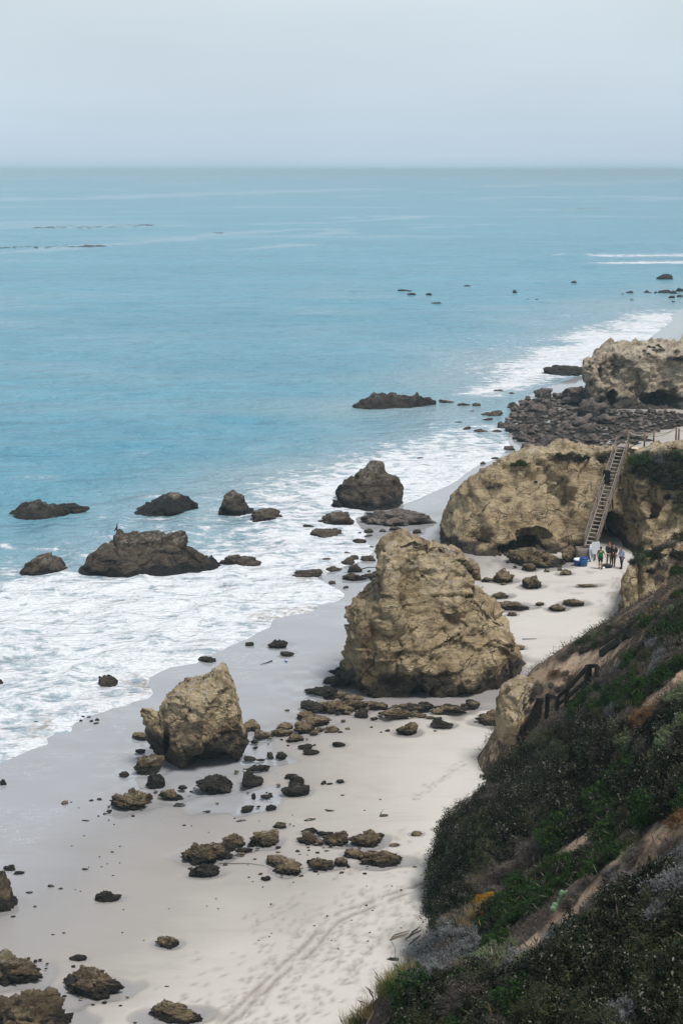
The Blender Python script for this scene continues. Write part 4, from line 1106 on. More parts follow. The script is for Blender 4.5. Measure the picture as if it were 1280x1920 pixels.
# ------------------------------------------------------------------ headlands
def headland(name, label, cols, mat, voxel, amp, seed, caves=(), hd=1.0, rot=.4, step=.7, gpow=1.4, sc=1.0, lumps=(), crest=0.0, fall=.2, ncut=0):
    """cols: (px, py_top, py_base, setback, depth) left to right in the photo; gives a rock wall with a flat back"""
    pts = []
    for px, pt, pb, sb, dp in cols:
        g = PG(px, pb); yt = g[1] + sb
        t = Pd(px, pt, yt)
        pts.append((g[0], g[1], g[2], t[0], yt, t[2], dp))
    pts = np.array(pts)
    L = np.r_[0, np.cumsum(np.linalg.norm(np.diff(pts[:, :2], axis=0), axis=1) + .01)]
    n = max(8, int(L[-1] / step)); tt = np.linspace(0, L[-1], n)
    pts = np.stack([np.interp(tt, L, pts[:, k]) for k in range(7)], 1)
    sec = []
    for xb, yb, zb, xt, yt, zt, dp in pts:
        ring = []
        for k in range(15):
            t = k / 14
            g = t ** gpow
            ring.append((xb + (xt - xb) * g, yb + (yt - yb) * g, (zb - 1.2) + (zt - zb + 1.2) * math.sin(t * math.pi / 2) ** .85 if False else (zb - 1.2) + (zt - zb + 1.2) * t))
        for k in range(1, 8):
            t = k / 7
            ring.append((xt + .12 * dp * t, yt + dp * t, zt + crest * math.sin(t * math.pi) - fall * dp * t))
        ring.append((xt + .12 * dp, yt + dp + 1.5, zb - 1.2))
        sec.append(ring)
    sec = np.array(sec); m = sec.shape[1]
    i = np.arange(n * m).reshape(n, m)
    f = [tuple(t) for t in np.stack([i[:-1], i[1:], np.roll(i[1:], -1, 1), np.roll(i[:-1], -1, 1)], -1).reshape(-1, 4)]
    f.append(tuple(i[0])); f.append(tuple(i[-1][::-1]))
    parts = [(sec.reshape(-1, 3), f)]
    for (px, py, Y, rx, rz, ry) in lumps:
        c = Pd(px, py, Y); d = depth_of(c) / FPX
        parts.append(ico(c, np.array([rx * d, ry, rz * d])))
    v, f = remesh(*join(parts), voxel)
    v = smooth_mesh(v, f, 2)
    v = plane_cuts(v, seed + 3, ncut, .16, True, .8) if ncut else v
    v = carve(v, caves)
    v = rough_up(v, f, amp, seed, rot, 1.6, sc, .9)
    gz = float(np.median(pts[:, 2]))
    a = rock_attrs(v, gz, hd, seed, f)
    org = np.array([pts[:, 0].mean(), pts[:, 1].mean(), 0.0])
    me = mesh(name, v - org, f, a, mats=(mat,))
    o = link(name, me, loc=org)
    tag(o, label, 'cliff')
    return o, v, f

HL, HLv, HLf = headland('rock_headland', 'tan sandstone headland with caves, wooden staircase against its right side',
    [(817, 1012, 1020, .8, 1.5), (821, 985, 1022, 1.6, 2.5), (832, 955, 1027, 2.4, 4), (845, 936, 1033, 2.8, 6), (868, 914, 1040, 3.2, 8), (900, 897, 1043, 3.6, 9), (918, 884, 1044, 3.8, 9), (926, 868, 1044, 4, 9), (958, 856, 1043, 4.2, 9), (985, 851, 1042, 4.2, 9),
     (1030, 845, 1040, 4.4, 9), (1048, 830, 1039, 4.6, 9), (1072, 834, 1038, 4.8, 9), (1108, 842, 1036, 5.2, 9), (1150, 842, 1036, 6.2, 9), (1180, 838, 1040, 5.6, 9), (1215, 838, 1052, 4.6, 9), (1300, 830, 1056, 4.4, 10), (1420, 815, 1060, 4.4, 12)],
    M['cliff'], .21, .30, 61,
    caves=[(978, 1030, 52, 17, 2.2, 0, 116), (1000, 1010, 34, 20, 1.0, 0, 116), (1050, 945, 26, 60, 1.1, 0, 118), (1150, 1012, 36, 50, 7.5, 0, 119), (1180, 900, 14, 90, .9, 0, 118), (905, 1010, 26, 22, .9, 0, 118), (1225, 930, 10, 60, .8, 0, 118)], hd=.8, rot=.5, gpow=1.3)

FH, FHv, FHf = headland('far_cliff', 'far pale flat-topped cliff with dark hollows at its base beyond the reef',
    [(1101, 680, 764, .5, 1.2), (1106, 684, 765, .9, 2.5), (1113, 704, 766, 1.2, 4), (1118, 684, 766, 1.6, 9), (1130, 672, 766, 2.0, 12), (1160, 666, 767, 2.2, 14), (1200, 667, 768, 2.2, 15), (1240, 669, 768, 2.4, 16), (1290, 668, 769, 2.4, 18), (1420, 662, 770, 3, 20)],
    M['farcliff'], .20, .45, 71,
    caves=[(1148, 750, 11, 16, 3.5, 0, 184), (1240, 752, 42, 18, 4.0, 0, 186), (1150, 690, 8, 26, 1.2, 0, 186), (1125, 700, 5, 20, 1.0, 0, 186), (1190, 735, 14, 12, .9, 0, 186)], hd=2.0, rot=.2, gpow=.9, fall=.0,
    lumps=[(1105, 690, 181, 6, 20, .9), (1182, 651, 190, 9, 5, 1.4), (1215, 644, 198, 12, 4, 2.0), (1247, 642, 200, 16, 4, 2.2), (1222, 666, 180, 10, 5, 1.0)])

NB, NBv, NBf = headland('near_bluff', 'tan bluff face with shrubs on top at right, between hillside and the people',
    [(1170, 1092, 1172, .6, 1.0), (1174, 1080, 1174, 1.0, 2.5), (1183, 1068, 1176, 1.4, 5), (1195, 1056, 1178, 1.8, 6), (1215, 1046, 1180, 2.2, 7), (1240, 1034, 1182, 2.8, 7), (1280, 1016, 1186, 3.4, 8), (1420, 970, 1190, 4.5, 8)],
    M['cliff'], .15, .24, 81, caves=[(1198, 1090, 7, 50, .7, 0, 99), (1175, 1115, 8, 14, .4, 0, 99)], hd=.2, rot=.8, gpow=1.2, sc=.8, fall=.27)

# ------------------------------------------------------------------ near hillside
HCTRL = [  # photo pixel and its distance along the view (metres)
    (1280, 1920, 16), (1100, 1920, 17.5), (900, 1920, 20), (760, 1920, 22.5), (650, 1925, 24.5), (1280, 1750, 19.5), (1280, 1600, 24), (1280, 1450, 30), (1280, 1300, 38), (1280, 1200, 46), (1280, 1105, 56), (1190, 1300, 46), (1190, 1200, 57), (1100, 1300, 58), (1000, 1380, 61), (962, 1450, 63.3), (985, 1400, 64.0), (986, 1350, 65.0), (982, 1315, 66.2),
    (978, 1288, 67.3), (1012, 1255, 70), (1040, 1237, 71.5), (1100, 1200, 75), (1160, 1172, 80), (1100, 1440, 48), (1020, 1440, 55), (894, 1500, 58.2), (1180, 1440, 38), (872, 1560, 54.5), (864, 1640, 51.0), (858, 1712, 47.0), (870, 1600, 49), (950, 1600, 42), (1040, 1600, 35.5), (1150, 1560, 32), (870, 1700, 40), (1100, 1650, 29.5), (900, 1740, 37),
    (800, 1770, 37), (780, 1815, 33.5), (1000, 1800, 25), (880, 1820, 28), (720, 1880, 27), (1150, 1750, 22)]
hp = np.array([Pd(x, y, d) for x, y, d in HCTRL])
extra = np.array([[-2.2, 26.5, 6.5], [-5, 28, 0.2], [-1.5, 22, 10], [-5, 20, 4], [-6, 12, 10], [.4, 33, 5.5], [-3, 36, -1], [2.2, 42, .0], [-2.5, 46, -3], [3.0, 50, -1.4], [-1, 58, -4], [4.2, 60, -1.4], [5.9, 64, -1.4], [5.4, 67, -1.5], [6.4, 71, -1.8], [7.6, 76, -1.8], [9.5, 80, -1.8], [13, 84, -1], [18, 86, -.3], [22, 86, 3], [4, 72, -3], [0, 70, -5],
    [2, 8, 22.3], [5, 8, 24], [0, 5, 25.6], [-3, 8, 21], [0, 0, 28.2], [0, -8, 28.3], [10, 8, 27], [-8, -4, 20], [16, 30, 24.5], [22, 50, 20], [27, 70, 14], [30, 84, 8], [12, 20, 24], [40, 60, 22], [40, 20, 27], [20, -8, 28.5], [8, -8, 28.4]])
hp = np.vstack([hp, extra])
HR = RBF(hp[:, :2], hp[:, 2], c=1.0, lam=.02)
def hill_h(q):
    p = np.c_[q, np.zeros(len(q))]
    far = sstep(4, 14, q[:, 1])
    return HR(q) + far * (.34 * fbm(p / 3.2, 3, 101) + .12 * fbm(p / .8, 3, 102) - .22 * sstep(.2, .7, ridged((p @ np.array([[.8, .6, 0], [-.6, .8, 0], [0, 0, 1]])) / [1.4, 5, 1], 3, 103)))
xs = np.arange(-9, 42.1, .2); ys = np.arange(-9, 88.1, .22)
X, Y = np.meshgrid(xs, ys); q = np.c_[X.ravel(), Y.ravel()]
zh = hill_h(q)
ev_ = q[:, 0] > 12 + .33 * q[:, 1] + 3
ub, fb = prune(q, grid_faces(len(ys), len(xs)), (zh > -.9) & ~(q[:, 0] > 14 + .30 * q[:, 1]))
qv, zv = q[ub], zh[ub]
u_, w_ = to_px(np.c_[qv, zv])
BARE = [[(935, 1800), (1000, 1755), (1060, 1700), (1100, 1660), (1140, 1640), (1110, 1700), (1060, 1740), (990, 1790), (950, 1815)], [(1030, 1610), (1060, 1570), (1110, 1545), (1090, 1590), (1050, 1620)], [(1195, 1330), (1225, 1270), (1280, 1240), (1290, 1290), (1230, 1320)], [(1130, 1610), (1200, 1570), (1290, 1500), (1290, 1540), (1210, 1590), (1140, 1650)],
        [(955, 1310), (1000, 1260), (1040, 1240), (1085, 1200), (1110, 1215), (1090, 1250), (1050, 1290), (1000, 1320), (970, 1370)], [(1080, 1250), (1130, 1210), (1190, 1190), (1150, 1230), (1110, 1260)], [(1210, 1430), (1240, 1400), (1290, 1400), (1290, 1420)]]
lit = np.ones(len(qv))
for pg in BARE: lit = np.where(in_poly(np.c_[u_, w_], np.array(pg, float)), 0.12, lit)
lit = np.clip(lit - .3 * (vn(np.c_[qv, zv] / 1.3, 105) > .35), 0, 1)
me = mesh('hillside', np.c_[qv, zv], fb, dict(litter=lit), mats=(M['soil'],))
link('hillside', me, kind='structure', label='steep scrub-covered earth hillside falling to the beach at right')

HH = Lookup(-9, 42, -9, 88, .2, hill_h)
# the bluff carries on along the back of the beach, to the right of the photo
bx, by_ = np.meshgrid(np.arange(20, 700, 2.5), np.arange(84, 1100, 3.0)); bq = np.c_[bx.ravel(), by_.ravel()]
bp_ = np.c_[bq, np.zeros(len(bq))]
bt = bq[:, 0] - (.285 * bq[:, 1] + 13) + 5 * fbm(bp_ / 40, 3, 111)
bz = -1.5 + 30 * sstep(0, 34, bt) + sstep(0, 20, bt) * (2.0 * fbm(bp_ / 14, 4, 112) + .6 * fbm(bp_ / 3, 2, 113))
ubb, fbb = prune(bq, grid_faces(*bx.shape), bt > -1)
link('bluff_terrain', mesh('bluff_terrain', np.c_[bq, bz][ubb], fbb, dict(litter=sstep(-.3, .3, fbm(bp_ / 9, 3, 114))[ubb]), mats=(M['soil'],)), kind='structure', label='scrubby bluff running along the back of the beach')
def slope_hits(pp):
    """first hit of photo rays with the hillside (n x 2 pixels)"""
    pp = np.asarray(pp, float)
    d = np.array([ray(x, y) for x, y in pp]); d = d / np.linalg.norm(d, axis=1, keepdims=True)
    t = np.full(len(pp), 10.0); hit = np.zeros(len(pp), bool); tp = t.copy()
    for k in range(420):
        p = np.array([0, 0, CAMZ]) + d * t[:, None]
        under = p[:, 2] < HH(p[:, :2])
        new = under & ~hit
        hit |= under
        t = np.where(hit, t, t + .22)
        if hit.all() or k > 418: break
    p = np.array([0, 0, CAMZ]) + d * (t - .1)[:, None]
    p[:, 2] = HH(p[:, :2])
    return p, hit

# ------------------------------------------------------------------ shrubs
def leaf_quads(c, n, up, L, W, rg):
    """diamond leaves: centre, normal, direction"""
    up = up - n * (up * n).sum(1, keepdims=True); up /= np.linalg.norm(up, axis=1, keepdims=True) + 1e-9
    s = np.cross(n, up)
    v = np.stack([c - up * L[:, None] * .5, c + s * W[:, None] * .5 + up * L[:, None] * .08, c + up * L[:, None] * .5, c - s * W[:, None] * .5 + up * L[:, None] * .08], 1)
    return v.reshape(-1, 3)

def crown_mesh(seed, mat, n, L, W, shell=.16, upness=.5, twig=0, gap=.25, stretch=1.0, lift=.0, spray=0.0):
    rg = np.random.default_rng(seed)
    d = rg.normal(size=(n * 3, 3)); d[:, 2] = np.abs(d[:, 2]) * 1.1 - .18; d /= np.linalg.norm(d, axis=1, keepdims=True)
    lob = .70 + .34 * fbm(d * 1.7, 3, seed) + .18 * fbm(d * 4.2, 2, seed + 5)
    cl = vn(d * 5.5 + 3, seed + 9)
    r = lob * (1 - np.abs(rg.normal(0, shell, len(d)))) * (1 + .05 * cl)
    keep = (cl > -1 + 2 * gap * .8) | (rg.random(len(d)) < .35)
    out = rg.random(len(d)) < spray
    r = np.where(out, r * rg.uniform(1.0, 1.22, len(d)), r)
    c = d * np.clip(r, .12, 1.4)[:, None]
    c = c[keep][:n]; d = d[keep][:n]; k = len(c)
    nn = d * .55 + rg.normal(size=(k, 3)) * .6 + np.array([0, 0, .35]); nn /= np.linalg.norm(nn, axis=1, keepdims=True)
    up = d * upness + np.array([0, 0, .3]) + rg.normal(size=(k, 3)) * .5
    sz = rg.uniform(.6, 1.35, k)
    v = leaf_quads(c, nn, up, L * sz, W * sz, rg)
    tint = np.repeat(np.clip(.48 + .42 * vn(d * 3.1 + 7, seed + 3) + rg.normal(0, .22, k), 0, .96), 4)
    pale = np.repeat(rg.random(k) < np.where(vn(d * 3.6 + 5, seed + 21) > .22, .10, .006), 4); tint[pale] = 1.0
    f = np.arange(4 * k).reshape(k, 4)
    v[:, 2] += lift
    return mesh('crown', v, f, dict(tint=tint), smooth=False, mats=(mat,))

def branch_mesh(seed, n=26):
    rg = np.random.default_rng(seed); mb = MB()
    for k in range(n):
        d = rg.normal(size=3); d[2] = abs(d[2]) + .25; d /= np.linalg.norm(d)
        L = rg.uniform(.55, .98); pts = []
        for t in np.linspace(0, 1, 4):
            pts.append(d * L * t + rg.normal(0, .05, 3) * t + np.array([0, 0, -.12 * (1 - t)]))
        mb.tube(pts, [.022, .016, .010, .004], 4)
    return mesh('branches', mb.v, mb.f, smooth=True, mats=(M['branch'],))

def grass_mesh(seed, mat, n=420, spread=.35, h=.9, w=.016):
    rg = np.random.default_rng(seed); V = []; T = []
    for k in range(n):
        a = rg.uniform(0, 6.283); r = abs(rg.normal(0, spread)); b = np.array([r * math.cos(a), r * math.sin(a), 0])
        lean = np.array([math.cos(a), math.sin(a), 0]) * rg.uniform(.05, .55) + rg.normal(0, .12, 3) * [1, 1, 0]
        L = h * rg.uniform(.5, 1.1); s = np.array([-math.sin(a + rg.normal()), math.cos(a + rg.normal()), 0]) * w * .5
        m = b + np.array([0, 0, L * .55]) + lean * L * .35; e = b + np.array([0, 0, L * .92]) + lean * L * 1.0
        V += [b - s, b + s, m + s * .8, m - s * .8, m - s * .8, m + s * .8, e + s * .15, e - s * .15]
        T += [np.clip(rg.normal(.5, .25), 0, 1)] * 8
    V = np.array(V); f = np.arange(len(V)).reshape(-1, 4)
    return mesh('blades', V, f, dict(tint=T), smooth=False, mats=(mat,))

SPEC = dict(  # leaf counts and sizes relative to a crown of unit radius: small and large versions
    dark=(M['leaf_dark'], 'evergreen_shrub', [(5200, .085, .045), (9000, .052, .030)], dict(gap=.32, shell=.2)),
    green=(M['leaf_green'], 'green_shrub', [(5200, .075, .042), (8500, .046, .028)], dict(gap=.25, shell=.15)),
    olive=(M['leaf_olive'], 'olive_shrub', [(5200, .085, .032), (8500, .055, .02)], dict(gap=.3, shell=.2, upness=.8)),
    sage=(M['leaf_sage'], 'sagebrush', [(5600, .10, .020), (9000, .066, .013)], dict(gap=.2, shell=.18, upness=1.2, spray=.15)),
    pale=(M['leaf_pale'], 'pale_shrub', [(4600, .085, .035), (8000, .055, .022)], dict(gap=.25, shell=.15, upness=.9)),
    dry=(M['leaf_dry'], 'dry_shrub', [(5200, .16, .012), (9500, .11, .0075)], dict(gap=.15, shell=.24, upness=1.3, spray=.25)),
    rust=(M['leaf_rust'], 'rusty_shrub', [(4200, .10, .022), (6500, .07, .016)], dict(gap=.3, shell=.2, upness=1.0, spray=.1)),
    yellow=(M['leaf_yellow'], 'flowering_shrub', [(2600, .085, .05), (4200, .055, .035)], dict(gap=.45, shell=.1)),
)
_cr = {}
def crown_for(sp, size, var):
    key = (sp, size, var)
    if key not in _cr:
        mat, nm, cfg, kw = SPEC[sp]
        n, L, W = cfg[size]
        _cr[key] = (crown_mesh(300 + 53 * var + 7 * size + sum(map(ord, sp)), mat, n, L, W, **kw), branch_mesh(900 + var, 26))
    return _cr[key]
_gr = {}
def grass_for(kind, var):
    if (kind, var) not in _gr: _gr[(kind, var)] = grass_mesh(700 + var, M[kind])
    return _gr[(kind, var)]

SHRUBS = []
def shrub(sp, p, R_, label, group, nrm=None, flat=.8, stretch=1.0, rg=np.random.default_rng(3)):
    mat, nm, cfg, kw = SPEC[sp]
    size = 1 if R_ > .95 else 0
    cm, bm = crown_for(sp, size, int(rg.integers(0, 3)))
    o = thing(nm, label, 'shrub', p, rg.uniform(0, 6.28), group)
    if nrm is not None:
        n = Vector((float(nrm[0]) * .6, float(nrm[1]) * .6, 1.0)).normalized()
        q = Vector((0, 0, 1)).rotation_difference(n) @ Quaternion((0, 0, 1), rg.uniform(0, 6.28))
        o.rotation_euler = q.to_euler()
    o.scale = (R_ * stretch, R_, R_ * flat)
    link('foliage', cm, o); link('branches', bm, o)
    SHRUBS.append(o)
    return o

def tuft(kind, p, R_, label, group, rg=np.random.default_rng(4)):
    o = link('grass_tuft', grass_for(kind, int(rg.integers(0, 4))), loc=p)
    o.rotation_euler = (rg.normal(0, .12), rg.normal(0, .12), rg.uniform(0, 6.28)); o.scale = (R_, R_, R_)
    return tag(o, label, 'grass', group)

def slope_n(p):
    e = .4; q = np.array([[p[0] + e, p[1]], [p[0] - e, p[1]], [p[0], p[1] + e], [p[0], p[1] - e]])
    h = HR(q)
    n = np.array([-(h[0] - h[1]) / (2 * e), -(h[2] - h[3]) / (2 * e), 1.0]); return n / np.linalg.norm(n)

def zone(pg, mix, n, r0, r1, noun, where, seed, flat=.8, sink=.15, spacing=.52):
    """fills a patch of the hillside (outlined in photo pixels) with shrubs, labelled left to right"""
    r0, r1, n, flat = r0 * 1.25, r1 * 1.25, int(n * (1.75 if spacing == .52 else 1)), flat * 1.18
    rg = np.random.default_rng(seed); pg = np.array(pg, float)
    lo, hi = pg.min(0), pg.max(0); pts = []; t = 0
    while len(pts) < n and t < 4000:
        t += 1
        x, y = rg.uniform(lo[0], hi[0]), rg.uniform(lo[1], hi[1])
        if not in_px(x, y, pg): continue
        r = rg.uniform(r0, r1)
        sp_ = spacing * (1 - t / 5200)
        if all(math.hypot(x - a, (y - b)) > sp_ * (r + c) * .9 for a, b, c in pts): pts.append((x, y, r))
    pts.sort()
    P_, hit = slope_hits([(x, y + .35 * r) for x, y, r in pts])
    names = list(mix); pr = np.array([mix[k] for k in names], float); pr /= pr.sum()
    pick = [names[int(rg.choice(len(names), p=pr))] for _ in pts]
    ok = [k for k in range(len(pts)) if hit[k]]
    for sp in names:
        mem = [k for k in ok if pick[k] == sp]
        ad = dict(dark='dark evergreen', green='bright green', olive='olive green', sage='grey sage', pale='pale green', dry='dry purple-grey', rust='rusty brown', yellow='orange-yellow blossoming')[sp]
        for j, k in enumerate(mem):
            p = P_[k]; R_ = pts[k][2] * depth_of(p) / FPX
            shrub(sp, p - np.array([0, 0, sink * R_]), R_, '%s %s' % (ordinal(j, len(mem), ad + ' ' + noun), where), ad + ' shrubs ' + where, slope_n(p), flat * rg.uniform(.85, 1.15), rg.uniform(1.0, 1.4), rg)

zone([(838, 1705), (836, 1610), (850, 1545), (885, 1500), (930, 1530), (910, 1600), (880, 1680), (855, 1712)], dict(dark=6, olive=1, dry=1.0), 20, 36, 52, 'shrub', 'in the overhanging thicket nearest the open sand', 1, .95)
zone([(905, 1505), (960, 1440), (1040, 1375), (1110, 1345), (1170, 1360), (1160, 1420), (1090, 1480), (1010, 1530), (940, 1590), (900, 1580)], dict(dark=6, dry=.9, olive=2), 19, 34, 54, 'shrub', 'in the thicket just below the wooden railing', 2, .9)
zone([(890, 1480), (905, 1455), (950, 1425), (985, 1395), (1000, 1405), (950, 1450), (905, 1492)], dict(olive=2, dark=1, rust=.3), 8, 18, 28, 'shrub', 'along the rim beside the pale outcrop', 3, .8)
zone([(800, 1720), (860, 1670), (890, 1640), (935, 1590), (1010, 1560), (1020, 1590), (950, 1640), (890, 1690), (830, 1735)], dict(dry=5, olive=.6), 12, 24, 38, 'shrub', 'on the slope between thicket and bright green strip', 4, .7)
zone([(1035, 1560), (1080, 1500), (1120, 1470), (1180, 1440), (1290, 1400), (1290, 1500), (1220, 1520), (1160, 1545), (1110, 1555)], dict(dark=4, green=2, olive=.8, pale=.5), 17, 32, 52, 'shrub', 'in the second thicket above the bright green strip', 5, .95)
zone([(890, 1735), (925, 1692), (985, 1648), (1060, 1606), (1120, 1584), (1170, 1578), (1135, 1612), (1065, 1652), (995, 1705), (930, 1758)], dict(green=5, dark=1, olive=.7), 20, 19, 31, 'shrub', 'in the long bright strip crossing the slope', 6, .95)
zone([(893, 1690), (912, 1678), (928, 1712), (915, 1722), (900, 1700)], dict(yellow=1), 4, 9, 14, 'shrub', 'low on the bright green strip', 7, .7, -.5)
zone([(775, 1830), (790, 1780), (840, 1740), (885, 1745), (900, 1775), (850, 1800), (800, 1840)], dict(sage=5, dry=1.5), 12, 28, 42, 'shrub', 'in the grey mound at the sand edge', 8, .85)
zone([(1090, 1650), (1140, 1605), (1200, 1580), (1290, 1510), (1290, 1590), (1200, 1640), (1130, 1690), (1070, 1745), (1040, 1740)], dict(dry=5, sage=1, rust=.5), 11, 20, 34, 'shrub', 'among bare soil right of the cactus', 9, .8, spacing=.75)
zone([(845, 1800), (890, 1780), (960, 1770), (1000, 1800), (930, 1815), (860, 1825)], dict(pale=2.5, olive=1.5, sage=1), 9, 22, 34, 'shrub', 'in the pale band under the bare soil strip', 10, .8)
zone([(760, 1900), (780, 1850), (850, 1820), (940, 1810), (1000, 1830), (990, 1925), (900, 1940), (750, 1940)], dict(dark=4, olive=2, green=1.4, dry=1), 20, 40, 66, 'shrub', 'in the lowest thicket at the bottom edge', 11, .85)
zone([(1010, 1820), (1040, 1770), (1100, 1710), (1180, 1650), (1295, 1600), (1295, 1940), (1000, 1940)], dict(dark=6, olive=2.2, sage=.9), 30, 46, 74, 'shrub', 'in the big thicket filling the lower right corner', 12, .9)
zone([(1010, 1800), (1060, 1745), (1110, 1690), (1180, 1640), (1290, 1585), (1290, 1610), (1190, 1665), (1120, 1715), (1050, 1780)], dict(sage=3, dry=2), 14, 22, 36, 'shrub', 'along the upper rim of the lower right thicket', 13, .8)
zone([(1240, 1925), (1290, 1895), (1290, 1950), (1230, 1950)], dict(pale=1), 3, 26, 36, 'bush', 'at the bottom right corner', 14, .8)
zone([(1095, 1300), (1150, 1250), (1200, 1205), (1290, 1120), (1290, 1240), (1220, 1290), (1150, 1340), (1110, 1340)], dict(dry=3, olive=3, green=1.0, sage=1), 24, 18, 32, 'shrub', 'on the upper slope right of the railing', 15, .75)
zone([(1150, 1285), (1200, 1260), (1215, 1275), (1170, 1310)], dict(green=1), 4, 24, 34, 'shrub', 'in the green patch beyond the railing', 16, .9)
zone([(1075, 1330), (1110, 1285), (1130, 1300), (1120, 1350)], dict(green=1, dark=1), 5, 20, 30, 'shrub', 'crowding the upper end of the railing', 17, .95)
zone([(1020, 1365), (1050, 1340), (1090, 1330), (1080, 1360), (1030, 1385)], dict(dry=3, olive=1), 7, 18, 26, 'shrub', 'directly under the railing', 18, .8)
zone([(1180, 1345), (1240, 1310), (1290, 1290), (1290, 1400), (1230, 1400), (1190, 1400)], dict(dark=3, dry=2, pale=1, rust=.3), 14, 26, 42, 'shrub', 'at the right edge above the second thicket', 19, .9)
zone([(1060, 1225), (1090, 1195), (1130, 1175), (1170, 1165), (1280, 1100), (1285, 1125), (1180, 1185), (1110, 1205)], dict(olive=2, dry=2, green=.7, pale=.4), 22, 11, 20, 'shrub', 'along the crest against the cove sand', 20, .75)
zone([(960, 1345), (985, 1300), (1030, 1262), (1060, 1245), (1075, 1275), (1020, 1315), (985, 1370)], dict(dry=2.5, rust=1.2, olive=.6), 17, 9, 17, 'shrub', 'on the eroded earth above the pale outcrop', 21, .7, spacing=.75)
zone([(1100, 1580), (1150, 1560), (1200, 1570), (1180, 1600), (1120, 1610)], dict(olive=1.5, pale=1, green=1), 6, 18, 28, 'shrub', 'atop the bright green strip', 22, .8)

# grass fringes
def fringe(line, n, jit, r0, r1, kinds, noun, where, seed):
    rg = np.random.default_rng(seed); line = np.array(line, float)
    t = rg.uniform(0, len(line) - 1, n); i = t.astype(int); i = np.minimum(i, len(line) - 2); w = (t - i)[:, None]
    pp = line[i] * (1 - w) + line[i + 1] * w + rg.normal(0, jit, (n, 2))
    pp = pp[np.argsort(pp[:, 0])]
    P_, hit = slope_hits(pp)
    ids = [k for k in range(n) if hit[k]]
    for j, k in enumerate(ids):
        p = P_[k]; R_ = .8 * rg.uniform(r0, r1) * depth_of(p) / FPX
        tuft(kinds[int(rg.integers(0, len(kinds)))], p - [0, 0, .05], R_, '%s %s' % (ordinal(j, len(ids), noun), where), noun + ' ' + where, rg)
fringe([(655, 1922), (690, 1892), (730, 1868), (770, 1838)], 18, 8, 34, 58, ['grass', 'grassgreen', 'grassgreen'], 'golden-green grass tuft', 'on the lowest crest above the sand', 31)
fringe([(798, 1765), (830, 1745), (865, 1728), (890, 1690), (905, 1660)], 16, 9, 24, 40, ['grass'], 'dry golden grass tuft', 'beside the grey mound', 32)
fringe([(1225, 1395), (1255, 1310), (1100, 1600), (1195, 1600)], 8, 14, 16, 26, ['grass', 'grassgreen'], 'dry grass tuft', 'on open soil of the upper slope', 33)

# low brush and dead twigs matting the soil between the shrubs
def brush_mat(n, seed):
    rg = np.random.default_rng(seed)
    k = rg.choice(len(qv), n * 3); b = np.c_[qv, zv][k] + rg.normal(0, .12, (n * 3, 3)) * [1, 1, 0]
    m = (lit[k] > rg.random(n * 3) * .9 + .08) & (b[:, 1] > 9)
    b = b[m][:n]; n = len(b)
    cols = rg.random(n)
    L = rg.uniform(.12, .34, n); d = rg.normal(size=(n, 3)); d[:, 2] = np.abs(d[:, 2]) * .8 + .25; d /= np.linalg.norm(d, axis=1, keepdims=True)
    nn = rg.normal(size=(n, 3)); nn -= d * (nn * d).sum(1, keepdims=True); nn /= np.linalg.norm(nn, axis=1, keepdims=True)
    v = leaf_quads(b + d * (L / 2)[:, None], nn, d, L, L * .07 + .008, rg)
    pal = vn(b / 2.2, seed + 4) + rg.normal(0, .35, n)
    mi = np.where(pal < .12, 0, np.where(pal < .6, 2, np.where(pal < .75, 1, 3)))
    return mesh('ground_brush', v, np.arange(4 * n).reshape(n, 4), dict(tint=np.repeat(np.clip(rg.normal(.45, .25, n), 0, 1), 4)), smooth=False, mats=(M['leaf_dry'], M['leaf_dry'], M['leaf_olive'], M['leaf_rust']), midx=mi)
link('dry_brush', brush_mat(120000, 55), kind='stuff', label='low dead brush and twigs matting the hillside soil')

# shrubs on the bluff tops: found by looking straight down onto the rock
def top_on(v, pxs, Yr):
    """highest rock vertex close to the photo pixel within a distance range"""
    u, w = to_px(v); out = []
    for x, y in pxs:
        m = np.where((np.abs(u - x) < 7) & (np.abs(w - y) < 9) & (v[:, 1] > Yr[0]) & (v[:, 1] < Yr[1]))[0]
        if len(m) == 0: out.append(None); continue
        out.append(v[m[np.argmin(v[m, 1])]].copy())
    return out
def plant_on(v, rows, Yr, where, seed, ks=1.4):
    rg = np.random.default_rng(seed)
    rows = sorted(rows, key=lambda r: (r[3], r[0]))
    P_ = top_on(v, [(r[0], r[1]) for r in rows], Yr)
    by = {}
    for r, p in zip(rows, P_):
        if p is not None: by.setdefault(r[3], []).append((r, p))
    ad = dict(dark='dark evergreen', green='bright green', olive='olive green', sage='grey sage', pale='pale green', dry='dry purple-grey', rust='rusty brown')
    for sp, L in by.items():
        for j, (r, p) in enumerate(L):
            R_ = ks * r[2] * depth_of(p) / FPX
            shrub(sp, p - np.array([0, -.2 * R_, .25 * R_]), R_, '%s %s' % (ordinal(j, len(L), ad[sp] + ' shrub'), where), ad[sp] + ' shrubs ' + where, None, .8, 1.2, rg)
plant_on(NBv, [(1185, 1048, 14, 'olive'), (1206, 1036, 24, 'green'), (1225, 1030, 22, 'dark'), (1238, 1050, 20, 'dry'), (1255, 1015, 22, 'dry'), (1275, 1000, 24, 'dark'), (1280, 1040, 24, 'dry'), (1180, 1045, 10, 'dry'), (1200, 1020, 14, 'dry'), (1222, 1010, 16, 'dry'), (1268, 1060, 20, 'green'), (1240, 1020, 16, 'olive'), (1235, 1075, 12, 'dry'), (1290, 1020, 22, 'olive'), (1245, 1000, 14, 'dark'), (1215, 1062, 12, 'dark'), (1262, 1030, 20, 'dark')],
         (80, 110), 'on top of the near tan bluff', 41, 1.15)
